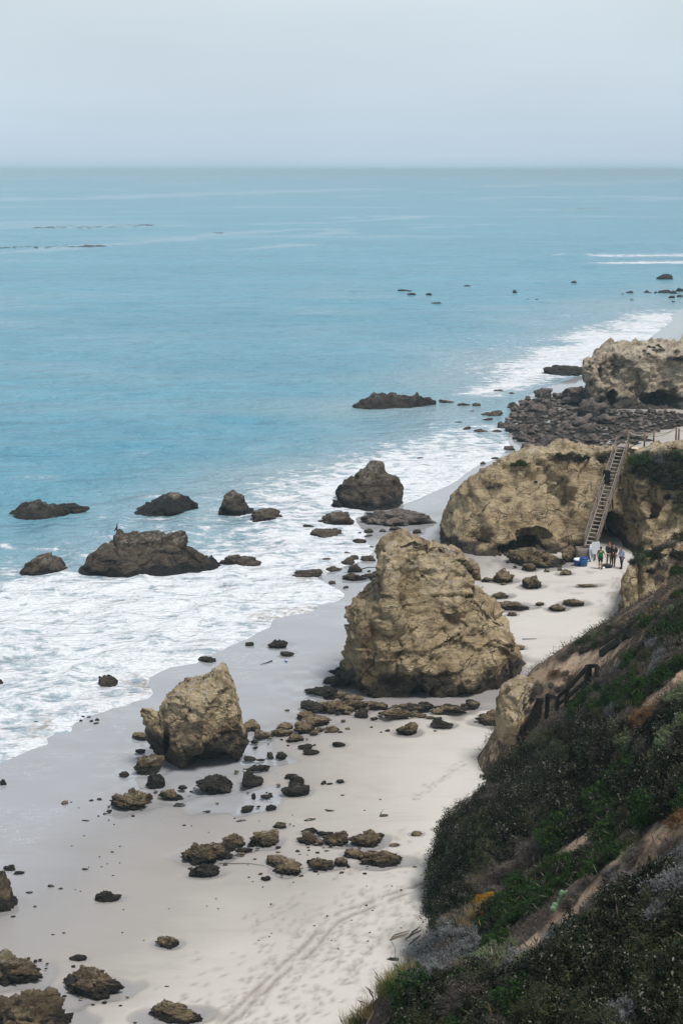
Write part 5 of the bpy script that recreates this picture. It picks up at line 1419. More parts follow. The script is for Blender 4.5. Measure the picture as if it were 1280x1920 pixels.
plant_on(HLv, [(1195, 855, 20, 'green'), (1215, 850, 22, 'green'), (1238, 850, 20, 'sage'), (1260, 848, 22, 'dark'), (1278, 870, 28, 'dark'), (1240, 875, 26, 'dark'), (1215, 870, 22, 'dark'), (1262, 895, 24, 'dark'), (1250, 905, 18, 'dark'), (1275, 905, 22, 'dark'), (1190, 875, 14, 'dark'), (1280, 845, 20, 'green'), (1200, 885, 12, 'dry'), (1230, 895, 18, 'dark'), (1270, 930, 18, 'dark'), (1276, 955, 18, 'olive'), (1192, 905, 9, 'dry'), (1186, 925, 7, 'dry'), (1250, 925, 10, 'dark')],
         (100, 125), 'on the headland right of the staircase', 42)
plant_on(HLv, [(1132, 845, 16, 'olive'), (1148, 850, 14, 'dark'), (1130, 855, 12, 'dark'), (1060, 850, 14, 'dark'), (1040, 848, 10, 'olive'), (1085, 852, 13, 'dark'), (1075, 845, 10, 'dry'), (982, 862, 12, 'green'), (970, 860, 8, 'dark'), (932, 900, 10, 'dry'), (1100, 850, 9, 'dark'), (955, 862, 7, 'green'), (914, 905, 7, 'dry'), (1004, 896, 4, 'dark')],
         (100, 125), 'on the headland left of the staircase', 43)
plant_on(FHv, [(1262, 665, 12, 'dark'), (1275, 672, 12, 'dark'), (1250, 668, 9, 'dry'), (1282, 660, 14, 'dry'), (1212, 655, 7, 'olive'), (1225, 648, 10, 'dry'), (1245, 648, 10, 'dry'), (1265, 650, 10, 'dry'), (1205, 648, 7, 'dry'), (1200, 660, 4, 'dark'), (1240, 641, 9, 'dark'), (1213, 641, 6, 'dark'), (1228, 643, 6, 'dark')],
         (170, 225), 'on top of the far pale cliff', 44, .85)
# ------------------------------------------------------------------ wooden staircase on the headland
g0 = PG(1096, 1053); GZ = g0[2]
foot_c = np.array([Pd(1097, 1040, g0[1] + .7)[0], g0[1] + .75, GZ + .4])
def blocky(name, c, s, mat, label, cat, seed, amp=.03):
    v, f = MB().box(c, s).v, MB().box((0, 0, 0), (1, 1, 1)).f
    v, f = remesh(np.array(v), f, min(s) / 6)
    v = v + vnormals(v, f) * (amp * fbm(v * 3, 4, seed))[:, None]
    me = mesh(name, v - np.array(c), f, mats=(mat,))
    return tag(link(name, me, loc=c), label, cat)
blocky('stair_footing', foot_c, (1.5, 1.2, 1.0), M['concrete'], 'brown concrete footing block under the bottom of the staircase', 'footing', 5)
SB = Pd(1105.5, 1026, g0[1] + .5); ST = Pd(1166, 839, g0[1] + 7.6)
st = thing('wooden_staircase', 'steep weathered wooden staircase with handrails climbing the tan headland', 'staircase', SB)
run = ST - SB; hr = np.array([run[0], run[1], 0]); hr /= np.linalg.norm(hr); wd = np.array([hr[1], -hr[0], 0.0])
W2 = .42
for sgn in (-1, 1):
    o_ = wd * sgn * W2
    MB().bar(o_, run + o_, .06, .26, side=wd).build('stringer', M['wood_tread'] if sgn < 0 else M['wood'], st)
    up = np.array([0, 0, .92])
    MB().bar(o_ * 1.12 + up + run * (.0), run + o_ * 1.12 + up, .07, .09, side=wd).build('handrail', M['wood'], st)
    MB().bar(o_ * 1.12 + up * .5, run + o_ * 1.12 + up * .5, .05, .07, side=wd).build('mid_rail', M['wood'], st)
    for t in np.linspace(0.0, 1.0, 9):
        b = run * t + o_ * 1.12
        MB().bar(b - np.array([0, 0, .15]), b + np.array([0, 0, 1.0]), .09, .09, side=wd).build('post', M['wood'], st)
for k in range(26):
    c = run * ((k + .5) / 26)
    q = Quaternion((0, 0, 1), math.atan2(wd[1], wd[0]))
    MB().box(c, (W2 * 2 - .05, .25, .045), q).build('tread', M['wood_tread'], st)
MB().box(run + hr * .7 + np.array([0, 0, .0]), (W2 * 2 + .2, 1.4, .1), Quaternion((0, 0, 1), math.atan2(wd[1], wd[0]))).build('landing', M['wood_tread'], st)
for t in (.25, .5, .75):
    for sgn in (-1, 1):
        b = run * t + wd * sgn * W2
        MB().bar(b, b + np.array([.5, 1.6, -min(2.2, b[2] * .6)]), .1, .1).build('brace', M['wood_dark'], st)
pn = run * .60 - wd * W2 * .75 + np.array([0, 0, .12])
MB().bar(pn, pn + np.array([0, 0, 1.15]), .58, .06, side=wd).build('dark_panel', M['wood_dark'], st, label='dark board fixed across the left side of the stairs halfway up')

# pale block beside the stair head, rope fence
c = Pd(1184, 845, ST[1] + .6)
blocky('stone_block', c + np.array([.15, 0, -.1]), (.85, .8, .75), M['stone_pale'], 'pale stone block beside the head of the wooden staircase', 'block', 8, .05)
c = Pd(1164, 836, ST[1] + 1.2)
rf = thing('rope_fence', 'rope fence on wooden posts along the headland top right of the staircase', 'fence', (0, 0, 0))
fp = []
for x, yt, yb in ((1176, 806, 838), (1207, 812, 834), (1224, 806, 832), (1266, 800, 826), (1271, 803, 826), (1320, 796, 824)):
    b = Pd(x, yb, ST[1] + 1.3); b[2] -= .5
    dd = depth_of(b) / FPX; top = b + np.array([0, 0, (yb - yt) * dd + .5])
    fp.append((b, top))
rf.location = fp[0][0]
for b, t in fp:
    MB().tube([b - fp[0][0], t - fp[0][0]], .075, 8).build('post', M['wood_post'], rf, smooth=True)
for (a, b2) in ((0, 1), (1, 2), (1, 3), (2, 3), (4, 5)):
    p0, p1 = fp[a][1] - fp[0][0] - [0, 0, .12], fp[b2][1] - fp[0][0] - [0, 0, .12]
    L = np.linalg.norm(p1 - p0)
    pts = [p0 + (p1 - p0) * t - np.array([0, -.04, .24 * L * 4 * t * (1 - t) * .55]) for t in np.linspace(0, 1, 12)]
    MB().tube(pts, .042, 6).build('rope', M['rope'], rf, smooth=True)

# ------------------------------------------------------------------ dark railing of the trail on the near hillside
pr = [(971, 1402), (990, 1378), (1008, 1352), (1024, 1346), (1043, 1338), (1061, 1326), (1100, 1298), (1117, 1288)]
RP, hit = slope_hits(pr)
rl = thing('wooden_railing', 'dark wooden railing and steps stringer zigzagging down the near hillside', 'railing', RP[0])
heights = [.55, .8, 1.15, 1.1, .75, .8, 1.15, 1.0]
B = [p - RP[0] for p in RP]
T = [b + np.array([0, 0, h]) for b, h in zip(B, heights)]
for k, (b, t) in enumerate(zip(B, T)):
    w = .26 if k in (2, 6) else .18
    MB().bar(b - np.array([0, 0, .4]), t, w, w, side=(1, 0, 0)).build('post', M['wood_dark'], rl)
for a, b in ((0, 1), (1, 2), (3, 4), (4, 5), (5, 6), (6, 7)):
    MB().bar(T[a], T[b], .11, .15).build('top_rail', M['wood_dark'], rl)
    if a != 3: MB().bar(T[a] * .5 + B[a] * .5, T[b] * .5 + B[b] * .5, .09, .13).build('lower_rail', M['wood_dark'], rl)
MB().bar(T[2] + np.array([-.1, 0, .03]), T[4] + np.array([.0, 0, .1]), .14, .07).build('top_rail', M['drift'], rl, label='pale weathered cross rail at the railing bend')
for a, b in ((0, 2), (5, 6)):
    MB().bar(B[a] + np.array([.1, -.1, -.02]), B[b] + np.array([.1, -.1, .05]), .1, .42).build('stringer', M['wood_dark'], rl)
sp_, hit = slope_hits([(1126, 1229), (1186, 1192)])
bm_ = thing('dark_beam', 'long dark timber beam lying on the slope above the railing', 'beam', sp_[0])
MB().bar(np.array([0, 0, .15]), sp_[1] - sp_[0] + np.array([0, 0, .2]), .22, .3).build('timber', M['wood_dark'], bm_)
MB().bar(np.array([.1, .25, .5]), sp_[1] - sp_[0] + np.array([.1, .25, .55]), .08, .1).build('rail', M['wood_dark'], bm_)
sp_, hit = slope_hits([(1028, 1308), (1041, 1310)])
MBs = MB().bar(np.array([0, 0, .12]), sp_[1] - sp_[0] + np.array([0, 0, .2]), .12, .08)
o = MBs.build('broken_plank', M['drift']); o.location = sp_[0]; tag(o, 'short pale broken plank on earth left of the railing', 'plank')
for x0, y0, x1, y1, th, lab in ((1027, 1252, 1048, 1242, .34, 'grey timber block on sand behind the hillside crest, lower of two'), (1040, 1243, 1058, 1239, .22, 'grey timber block on sand behind the hillside crest, upper of two')):
    a, b = PG(x0, y0), PG(x1, y1)
    o = MB().bar(np.zeros(3) + [0, 0, th / 2], b - a + np.array([0, 0, th / 2]), .5, th).build('timber_block', M['drift'], bevel=.02); o.location = a; tag(o, lab, 'timber', 'grey timber blocks on the sand')

# ------------------------------------------------------------------ people
def skin_body(name, nodes, edges, mat, parent, root='pelvis', sub=1):
    ks = list(nodes); ix = {k: i for i, k in enumerate(ks)}
    me = bpy.data.meshes.new('t'); me.from_pydata([nodes[k][0] for k in ks], [(ix[a], ix[b]) for a, b in edges], [])
    o = bpy.data.objects.new('t', me); COL.objects.link(o)
    m = o.modifiers.new('s', 'SKIN'); m.use_smooth_shade = True
    if sub: o.modifiers.new('d', 'SUBSURF').levels = sub
    for i, k in enumerate(ks):
        r = nodes[k][1]; r = r if isinstance(r, tuple) else (r, r)
        me.skin_vertices[0].data[i].radius = r
    me.skin_vertices[0].data[ix[root]].use_root = True
    dg = bpy.context.evaluated_depsgraph_get()
    out = bpy.data.meshes.new_from_object(o.evaluated_get(dg)); out.name = name
    bpy.data.objects.remove(o); bpy.data.meshes.remove(me)
    out.materials.clear(); out.materials.append(mat)
    out.polygons.foreach_set('use_smooth', np.ones(len(out.polygons), bool))
    return link(name, out, parent)

def person(loc, rz, label, shirt, legs, shorts=False, hair=M['hair'], cap=None, pose='stand', h=1.74, arms=((.10, .05, -.02), (.10, .05, -.02)), sleeves=.5, group=None):
    """facing +Y in its own space; one continuous body, hair and clothes as children"""
    root = thing('person', label, 'person', loc, rz, group)
    s = h / 1.74; N = {}; E = []
    def nd(k, x, y, z, r, to=None):
        N[k] = ((x * s, y * s, z * s), tuple(a * s for a in r) if isinstance(r, tuple) else r * s)
        if to: E.append((to, k))
    sit = pose == 'sit'; z0 = -.72 if sit else 0
    nd('pelvis', 0, 0, .94 + z0, (.15, .105)); nd('waist', 0, .01, 1.08 + z0, (.135, .095), 'pelvis'); nd('chest', 0, .0, 1.30 + z0, (.165, .11), 'waist'); nd('neck', 0, .0, 1.47 + z0, .058, 'chest')
    nd('jaw', 0, .025, 1.56 + z0, (.066, .075), 'neck'); nd('skull', 0, .012, 1.655 + z0, (.078, .095), 'jaw'); nd('crown', 0, 0, 1.725 + z0, (.055, .065), 'skull'); nd('nose', 0, .118, 1.60 + z0, .013, 'jaw')
    for sg, n, am in ((-1, 'l', arms[0]), (1, 'r', arms[1])):
        ax, ay, az = am
        nd('sh' + n, .185 * sg, 0, 1.41 + z0, .06, 'chest')
        nd('el' + n, (.215 + ax) * sg, ay * .4, 1.13 + z0 + max(az, 0) * .4, .043, 'sh' + n)
        nd('wr' + n, (.215 + ax * .8) * sg, .05 + ay * 2.2, .90 + z0 + az, .029, 'el' + n)
        nd('pa' + n, (.215 + ax * .8) * sg, .07 + ay * 2.5, .83 + z0 + az, (.036, .018), 'wr' + n)
        for j in range(4):
            fx = (.215 + ax * .8) * sg; fy = .045 + ay * 2.5 + j * .018
            L = (.07, .08, .077, .06)[j]
            nd('f%s%da' % (n, j), fx, fy, .785 + z0 + az, .010, 'pa' + n); nd('f%s%db' % (n, j), fx - .015 * sg, fy + .004, .785 - L + z0 + az, .008, 'f%s%da' % (n, j))
        nd('th' + n, (.185 + ax * .8) * sg, .125 + ay * 2.5, .80 + z0 + az, .011, 'pa' + n)
        if sit:
            nd('hp' + n, .10 * sg, .04, .92 + z0, .088, 'pelvis'); nd('kn' + n, .28 * sg, .38, .86 + z0, .06, 'hp' + n); nd('an' + n, .34 * sg, .36, .46 + z0, .04, 'kn' + n); nd('to' + n, .35 * sg, .5, .38 + z0, .035, 'an' + n)
        else:
            st_ = (.06 if sg < 0 else -.05)
            nd('hp' + n, .095 * sg, 0, .86, .092, 'pelvis'); nd('kn' + n, .105 * sg, .02 + st_, .49, .060, 'hp' + n); nd('an' + n, .11 * sg, -.02 + st_ * 1.6, .085, .040, 'kn' + n); nd('to' + n, .13 * sg, .13 + st_ * 1.6, .035, .036, 'an' + n)
    body = skin_body('body', N, E, M['skin'], root)
    g = .018 * s
    def grow(k, e=0): 
        r = N[k][1]; return (N[k][0], (r[0] + g + e, r[1] + g + e) if isinstance(r, tuple) else r + g + e)
    def sub_(a, b, t): return tuple(np.array(N[a][0]) * (1 - t) + np.array(N[b][0]) * t)
    S_ = {k: grow(k) for k in ('pelvis', 'waist', 'chest', 'shl', 'shr')}
    S_['pelvis'] = (N['pelvis'][0], (.172 * s, .128 * s)); S_['waist'] = (N['waist'][0], (.16 * s, .118 * s))
    S_['hem'] = ((0, 0, (.84 + z0) * s), (.18 * s, .135 * s))
    SE = [('pelvis', 'hem'), ('pelvis', 'waist'), ('waist', 'chest'), ('chest', 'shl'), ('chest', 'shr')]
    for n in 'lr':
        S_['sl' + n] = (sub_('sh' + n, 'el' + n, sleeves if sleeves <= 1 else 1), .055 * s); SE.append(('sh' + n, 'sl' + n))
        if sleeves > 1: S_['cu' + n] = (sub_('el' + n, 'wr' + n, .9), .043 * s); SE.append(('sl' + n, 'cu' + n))
    S_['collar'] = ((0, 0, (1.445 + z0) * s), .075 * s); SE.append(('chest', 'collar'))
    skin_body('shirt', S_, SE, shirt, root)
    T_ = {k: grow(k) for k in ('pelvis', 'hpl', 'hpr', 'knl', 'knr')}; TE = [('pelvis', 'hpl'), ('pelvis', 'hpr'), ('hpl', 'knl'), ('hpr', 'knr')]
    if shorts:
        for n in 'lr': T_['kn' + n] = (sub_('hp' + n, 'kn' + n, .9), .085 * s)
    else:
        for n in 'lr': T_['an' + n] = (N['an' + n][0], .058 * s); TE.append(('kn' + n, 'an' + n))
    skin_body('trousers', T_, TE, legs, root)
    if not sit:
        for n in 'lr':
            a, t = N['an' + n][0], N['to' + n][0]
            MB().tube([(a[0], a[1] - .05, .05), (a[0], a[1] + .02, .06), t, (t[0] + .005, t[1] + .05, .035)], [.05, .055, .048, .03], 8).build('shoe', M['black'], root, smooth=True)
    v, f = ico(np.array([0, -.012 * s, (1.665 + z0) * s]), np.array([.092, .112, .098]) * s, 3)
    me = mesh('hair', v, [t for t in f if v[list(t)].mean(0)[2] > (1.63 + z0) * s - .5 * (v[list(t)].mean(0)[1] < .0) * .12 and not (v[list(t)].mean(0)[1] > .06 * s and v[list(t)].mean(0)[2] < (1.70 + z0) * s)], mats=(cap or hair,))
    link('cap' if cap else 'hair', me, root)
    return root

def face_dir(a): return R(a)
g = PG(1124, 1067); person(g, face_dir(-25), 'person in green T-shirt and dark shorts standing nearest on the sand', M['green_cloth'], M['black'], shorts=True, arms=((.06, .06, .0), (.10, .10, .12)), sleeves=.55)
person(PG(1140, 1060), face_dir(180), 'person in dark top, khaki trousers and orange-red cap at the cave mouth', M['black'], M['khaki'], cap=M['red'], arms=((.04, .10, .15), (.04, .10, .15)), sleeves=2, h=1.82)
person(PG(1149, 1061), face_dir(150), 'person all in black standing between the capped one and the pale-shirted one', M['black'], M['black'], arms=((.05, .10, .18), (.05, .08, .1)), sleeves=2, h=1.74)
person(PG(1164, 1066), face_dir(120), 'person in pale blue shirt and dark trousers standing rightmost by the bluff', M['lilac'], M['navy'], arms=((.05, .04, .0), (.08, .08, .06)), sleeves=2, h=1.72)

# gear
g = PG(1116, 1057); c = g + np.array([-.05, .5, 0])
wb = thing('easel_sheet', 'upright white sheet on thin legs beside the person in green', 'panel', c)
MB().box((.10, 0, 1.12), (.60, .04, .95), Quaternion((0, 1, 0), R(-4))).build('sheet', M['white'], wb, bevel=.01)
for x in (-.16, .36): MB().bar((x, .02, 0), (x, .02, .9), .03, .03, side=(1, 0, 0)).build('leg', M['wood_dark'], wb)
g = PG(1113, 1056)
v = []
for t, w in ((0, .03), (.12, .08), (.45, .15), (.8, .17), (1.1, .16), (1.32, .1), (1.4, .02)):
    v.append((t, w))
mb = MB(); n = len(v); vs = [(sx * w, dy, t) for dy in (-.03, .03) for t, w in v for sx in (-1, 1)]
fs = []
for k in range(n - 1):
    a = 2 * k; fs += [(a, a + 1, a + 3, a + 2)]; b = 2 * n + a; fs += [(b, b + 2, b + 3, b + 1)]
    fs += [(a, a + 2, b + 2, b), (a + 1, b + 1, b + 3, a + 3)]
fs += [(0, 2 * n, 2 * n + 1, 1), (2 * n - 2, 2 * n - 1, 4 * n - 1, 4 * n - 2)]
mb.add(vs, fs); o = mb.build('white_board', M['white']); o.location = [float(a) for a in g + np.array([-.12, .35, 0])]; o.rotation_euler = (R(-12), 0, R(10)); tag(o, 'narrow white board standing on end against the concrete footing', 'board')
g = PG(1084, 1061)
cl = thing('cooler', 'low blue cooler tub with white lid at left of the taller blue drum', 'cooler', g + np.array([0, .3, 0]))
MB().lathe([(.26, 0), (.30, .04), (.34, .36), (.345, .4)], n=20).build('tub', M['blue'], cl, smooth=True)
MB().lathe([(.355, .40), (.355, .45), (.31, .50), (.12, .53), (.02, .535)], n=20).build('lid', M['white'], cl, smooth=True)
g = PG(1094.5, 1063)
dr = thing('drum', 'taller blue plastic drum right of the white-lidded cooler', 'drum', g + np.array([0, .3, 0]))
MB().lathe([(.25, 0), (.27, .03), (.29, .3), (.30, .58)], n=20).build('drum_body', M['teal'], dr, smooth=True)
MB().lathe([(.315, .58), (.32, .62), (.29, .66), (.05, .68)], n=20).build('lid', M['blue'], dr, smooth=True)
MB().tube([(.30, -.06, .42), (.38, -.06, .45), (.38, .06, .45), (.30, .06, .42)], .03, 6).build('handle', M['white'], dr, smooth=True)
g = PG(1137, 1066)
bag = thing('bag', 'black bag lying on sand behind the person in green', 'bag', g + np.array([.0, .2, 0]))
v, f = ico(np.array([0, 0, .13]), np.array([.48, .22, .15]), 3); v = v * (1 + .12 * fbm(v * 5, 3, 4))[:, None]
link('sack', mesh('sack', v, f, mats=(M['black'],)), bag)
MB().tube([(-.25, 0, .26), (-.1, -.03, .36), (.1, -.03, .36), (.25, 0, .26)], .02, 6).build('strap', M['navy'], bag, smooth=True)
v, f = ico(np.array([0, 0, .05]), np.array([.12, .1, .09]), 2)
o = link('white_bag', mesh('white_bag', v * (1 + .15 * fbm(v * 9, 2, 3))[:, None], f, mats=(M['white'],))); o.location = [float(a) for a in PG(1131, 1066)]; tag(o, 'small white bag beside the black bag on the sand', 'bag')

# surfer far out, sitting on a board
sp0 = P(1190, 461, .12)
mbd = MB(); pr_ = [(-1.1, .03), (-.8, .2), (0, .27), (.6, .24), (1.0, .12), (1.15, .02)]
mbd.add([(x, sy * w, z) for z in (-.03, .03) for x, w in pr_ for sy in (-1, 1)], [(2 * k, 2 * k + 1, 2 * k + 3, 2 * k + 2) for k in range(5)] + [(12 + 2 * k, 12 + 2 * k + 2, 12 + 2 * k + 3, 12 + 2 * k + 1) for k in range(5)] + [(2 * k, 2 * k + 2, 14 + 2 * k, 12 + 2 * k) for k in range(5)] + [(2 * k + 1, 13 + 2 * k, 15 + 2 * k, 2 * k + 3) for k in range(5)] + [(0, 12, 13, 1), (10, 11, 23, 22)])
o = mbd.build('surfboard', M['white']); o.location = [float(a) for a in sp0 + np.array([0, 0, .16])]; tag(o, 'surfboard floating far offshore under the sitting surfer', 'surfboard')
person(sp0 + np.array([0, 0, .03]), R(-90), 'person in black wetsuit sitting on a surfboard far out in the waves', M['black'], M['black'], pose='sit', sleeves=2, arms=((.06, .08, .08), (.06, .08, .08)))

# cormorant on the humped rock
def bird(loc):
    b = thing('cormorant', 'small black bird perched on left tip of the broad humped rock', 'bird', loc)
    N = dict(pelvis=((0, 0, .18), .075), breast=((.05, 0, .30), .085), neck1=((.07, 0, .42), .042), neck2=((.05, 0, .52), .034), head=((.09, 0, .58), .038), bill=((.19, 0, .585), .012), tail=((-.12, 0, .06), .035), tailtip=((-.18, 0, -.02), .02), l1=((.02, .04, .05), .016), r1=((.02, -.04, .05), .016), l2=((.06, .045, .0), .016), r2=((.06, -.045, .0), .016))
    skin_body('body', N, [('pelvis', 'breast'), ('breast', 'neck1'), ('neck1', 'neck2'), ('neck2', 'head'), ('head', 'bill'), ('pelvis', 'tail'), ('tail', 'tailtip'), ('pelvis', 'l1'), ('pelvis', 'r1'), ('l1', 'l2'), ('r1', 'r2')], M['feather'], b)
wr = STACKS['wave']; wv_ = np.empty(len(wr.data.vertices) * 3, np.float32); wr.data.vertices.foreach_get('co', wv_); wv_ = wv_.reshape(-1, 3) + np.array(wr.location)
u, w = to_px(wv_); m = np.where(np.abs(u - 215.5) < 4)[0]
bird(wv_[m[np.argmax(wv_[m, 2])]])

# kelp beds far out
def kelp(pxl, n, seed, label):
    rg = np.random.default_rng(seed); V, F, o_ = [], [], 0
    pl = np.array([P(x, y)[:2] for x, y, _ in pxl]); hw = np.array([w for *_, w in pxl])
    for k in range(n):
        t = rg.uniform(0, len(pl) - 1); i = min(int(t), len(pl) - 2); w = t - i
        c = pl[i] * (1 - w) + pl[i + 1] * w + np.array([rg.normal(0, 2), rg.normal(0, 1) * (hw[i] * (1 - w) + hw[i + 1] * w)])
        v, f = ico(np.array([c[0], c[1], .05]), np.array([rg.uniform(.5, 1.7), rg.uniform(.3, .8), rg.uniform(.08, .22)]), 2)
        v += .12 * np.stack([fbm(v * 2, 2, 3), fbm(v * 2, 2, 4), .4 * fbm(v * 2, 2, 5)], 1)
        V.append(v); F += [tuple(j + o_ for j in t_) for t_ in f]; o_ += len(v)
    link('kelp_bed', mesh('kelp_bed', np.concatenate(V), F, mats=(M['kelpfar'],)), kind='stuff', label=label)
kelp([(75, 427, 3), (120, 426, 14), (180, 424.5, 16), (240, 423, 12), (290, 422, 4)], 120, 3, 'long dark kelp patch far out, upper of two at left')
kelp([(-30, 465, 5), (40, 464, 6), (110, 462.5, 5), (165, 461.5, 3), (195, 461, 2)], 60, 4, 'long dark kelp patch far out, lower of two at left')
kelp([(395, 437, 1), (405, 436.5, 1)], 6, 6, 'small dark kelp spot far out in the middle'); kelp([(1050, 393, 3), (1110, 391.5, 4), (1130, 391, 3)], 40, 5, 'faint dark kelp streak far out at right')

# driftwood, sticks and stranded stalks on the sand
def stick(pts, r, label, mat=M['drift'], lift=.03, cat='driftwood', name='driftwood_stick', group=None):
    W_ = [PG(x, y) + np.array([0, 0, lift + (z if z else 0)]) for x, y, z in pts]
    o = MB().tube([w - W_[0] for w in W_], r, 6).build(name, mat, smooth=True); o.location = [float(a) for a in W_[0]]
    return tag(o, label, cat, group)
stick([(731, 1764, 0), (738, 1757, .05), (752, 1753, .06), (768, 1748, .05)], [.035, .03, .025, .012], 'bent brown driftwood stick on dry sand, upper of two side by side')
stick([(731, 1764, 0), (744, 1759, .03), (758, 1756, .04), (766, 1752, .03)], [.03, .025, .02, .01], 'bent brown driftwood stick on dry sand, lower of two side by side')
stick([(734, 1767, 0), (741, 1779, .02), (741, 1795, .0)], [.008, .007, .006], 'thin kelp stalk trailing from driftwood sticks to a black clump', M['kelp'], cat='seaweed', name='kelp_stalk')
stick([(410, 1620, 0), (440, 1620.5, .01), (465, 1620, .01), (495, 1624, 0)], [.012, .014, .012, .008], 'long thin kelp stalk lying straight across damp sand in the boulder row', M['kelp'], cat='seaweed', name='kelp_stalk')
stick([(717, 1531, 0), (713, 1527, .05), (719, 1524, .15)], [.02, .015, .008], 'short bent stick standing up from a kelp clump on the sand', M['wood_dark'])
stick([(609, 1519, 0), (622, 1521, .02)], [.02, .012], 'short dark stick touching a kelp clump on the sand', M['wood_dark'])
stick([(668, 1070, 0), (692, 1070, .25), (707, 1072, .3)], [.05, .04, .03], 'dark driftwood pole lying behind the left side of the largest stack', M['wood_dark'])
stick([(978, 1199, 0), (1005, 1199, .02)], [.03, .015], 'thin dark stick lying right of the largest stack on cove sand', M['wood_dark'])
stick([(510, 1240, 0), (500, 1244, .02), (488, 1247, .01)], [.05, .03, .015], 'black kelp stalk stranded on wet sand above the two stacks', M['kelp'], cat='seaweed', name='kelp_stalk')
stick([(538, 1242, 0), (533, 1240, .03)], [.05, .02], 'scrap of blue litter on the wet sand near a kelp stalk', M['blue'], cat='litter', name='blue_litter')

# cactus on the bare strip
cp, hit = slope_hits([(1046, 1704)]); cd = depth_of(cp[0]) / FPX
ct = thing('prickly_pear', 'pale green prickly pear cactus on the bare soil strip', 'cactus', cp[0] - np.array([0, 0, .08]))
for (x, z, rx, rz, a) in ((-6, 9, 7, 10, -12), (3, 18, 6, 12, 8), (6, 34, 6, 10, -4), (13, 40, 5, 6, 35), (-10, 6, 6, 7, -30)):
    v, f = ico(np.zeros(3), np.array([rx * cd, .035, rz * cd]), 3)
    q = Matrix.Rotation(R(a), 3, 'Y'); v = v @ np.array(q).T + np.array([x * cd, rng.uniform(-.05, .05), z * cd])
    link('pad', mesh('pad', v, f, mats=(M['cactus'],)), ct)

# drooping reed plumes and a bare stalk at the sand edge
bp, hit = slope_hits([(806, 1772)]); b0 = bp[0]; bd_ = depth_of(b0) / FPX
rd = thing('reed_grass', 'dark drooping reed plumes leaning over the sand beside the grey mound', 'reed', b0)
for tx, tz, ex, ez in ((-22, 38, -36, 26), (-14, 34, -44, 18), (-16, 24, -36, 8), (-10, 20, -30, -4), (-6, 12, -22, -12)):
    p1, p2 = np.array([tx * bd_, -.05, tz * bd_]), np.array([ex * bd_, -.1, ez * bd_])
    pts = [np.array([2 * bd_, 0, -2 * bd_]), p1 * .6 + np.array([0, 0, 4 * bd_]), p1, (p1 + p2) / 2 + np.array([0, 0, 3 * bd_]), p2]
    MB().tube(pts[:3], [.008, .007, .006], 5).build('stem', M['drift'], rd, smooth=True)
    V = []; rg = np.random.default_rng(int(tx + 90))
    for k in range(160):
        t = rg.random(); c = pts[2] * (1 - t) ** 2 + 2 * t * (1 - t) * pts[3] + t * t * pts[4]
        d = (pts[4] - pts[2]); d = d / np.linalg.norm(d) * .09 + rg.normal(0, .022, 3) + np.array([0, 0, -.03]); s_ = np.cross(d, rg.normal(size=3)); s_ = s_ / np.linalg.norm(s_) * .005
        V += [c - s_, c + s_, c + d + s_ * .3, c + d - s_ * .3]
    link('plume', mesh('plume', np.array(V), np.arange(len(V)).reshape(-1, 4), dict(tint=np.full(len(V), .3)), smooth=False, mats=(M['leaf_dry'],)), rd)
tp, hit = slope_hits([(640, 1926)]); tb = tp[0] if hit[0] else Pd(640, 1926, 25)
tdd = depth_of(tb) / FPX
ds = thing('dead_stalk', 'bare thin dead stalk rising against the sand at the bottom edge', 'plant', tb)
def off(x, y): return np.array([(x - 640) * tdd, 0, (1926 - y) * tdd])
MB().tube([off(640, 1930), off(630, 1905), off(618, 1885), off(617, 1858)], [.011, .009, .006, .003], 5).build('stem', M['drift'], ds, smooth=True)
for pts in ([(636, 1908), (622, 1908), (615, 1910)], [(620, 1888), (612, 1882), (606, 1870)], [(617, 1880), (611, 1874)], [(617, 1866), (614, 1868)], [(622, 1893), (610, 1886), (604, 1888)]):
    MB().tube([off(*p) for p in pts], [.006, .004, .002][:len(pts)], 4).build('twig', M['drift'], ds, smooth=True)

# ------------------------------------------------------------------ light, air, camera
SUN_EL, SUN_AZ = 66.0, 128.0     # azimuth clockwise from +Y
w = bpy.data.worlds.new('World'); SC.world = w; w.use_nodes = True
nt = w.node_tree; nt.nodes.clear()
out = nt.nodes.new('ShaderNodeOutputWorld'); bg = nt.nodes.new('ShaderNodeBackground'); nt.links.new(bg.outputs[0], out.inputs[0])
sky = nt.nodes.new('ShaderNodeTexSky'); sky.sky_type = 'NISHITA'; sky.sun_disc = False
sky.sun_elevation = R(SUN_EL); sky.sun_rotation = R(SUN_AZ % 360); sky.air_density = 1.2; sky.dust_density = 3.5; sky.ozone_density = 1.5
tc = nt.nodes.new('ShaderNodeTexCoord'); sx = nt.nodes.new('ShaderNodeSeparateXYZ'); nt.links.new(tc.outputs['Generated'], sx.inputs[0])
rp = nt.nodes.new('ShaderNodeValToRGB'); nt.links.new(sx.outputs[2], rp.inputs[0])
e = rp.color_ramp.elements
CL = [(0.0, (.49, .665, .82)), (.003, (.55, .705, .85)), (.008, (.60, .745, .88)), (.045, (.655, .78, .895)), (.12, (.735, .835, .90)), (.24, (.70, .78, .85)), (.48, (.36, .40, .45)), (1.0, (.30, .33, .37))]
while len(e) < len(CL): e.new(.5)
for k, (p, c) in enumerate(CL): e[k].position = p; e[k].color = (*c, 1)
cn = nt.nodes.new('ShaderNodeTexNoise'); cm_ = nt.nodes.new('ShaderNodeMapping'); cm_.inputs['Scale'].default_value = (2.0, 2.0, 7.0)
nt.links.new(tc.outputs['Generated'], cm_.inputs[0]); nt.links.new(cm_.outputs[0], cn.inputs[0]); cn.inputs['Scale'].default_value = 1.6; cn.inputs['Detail'].default_value = 4
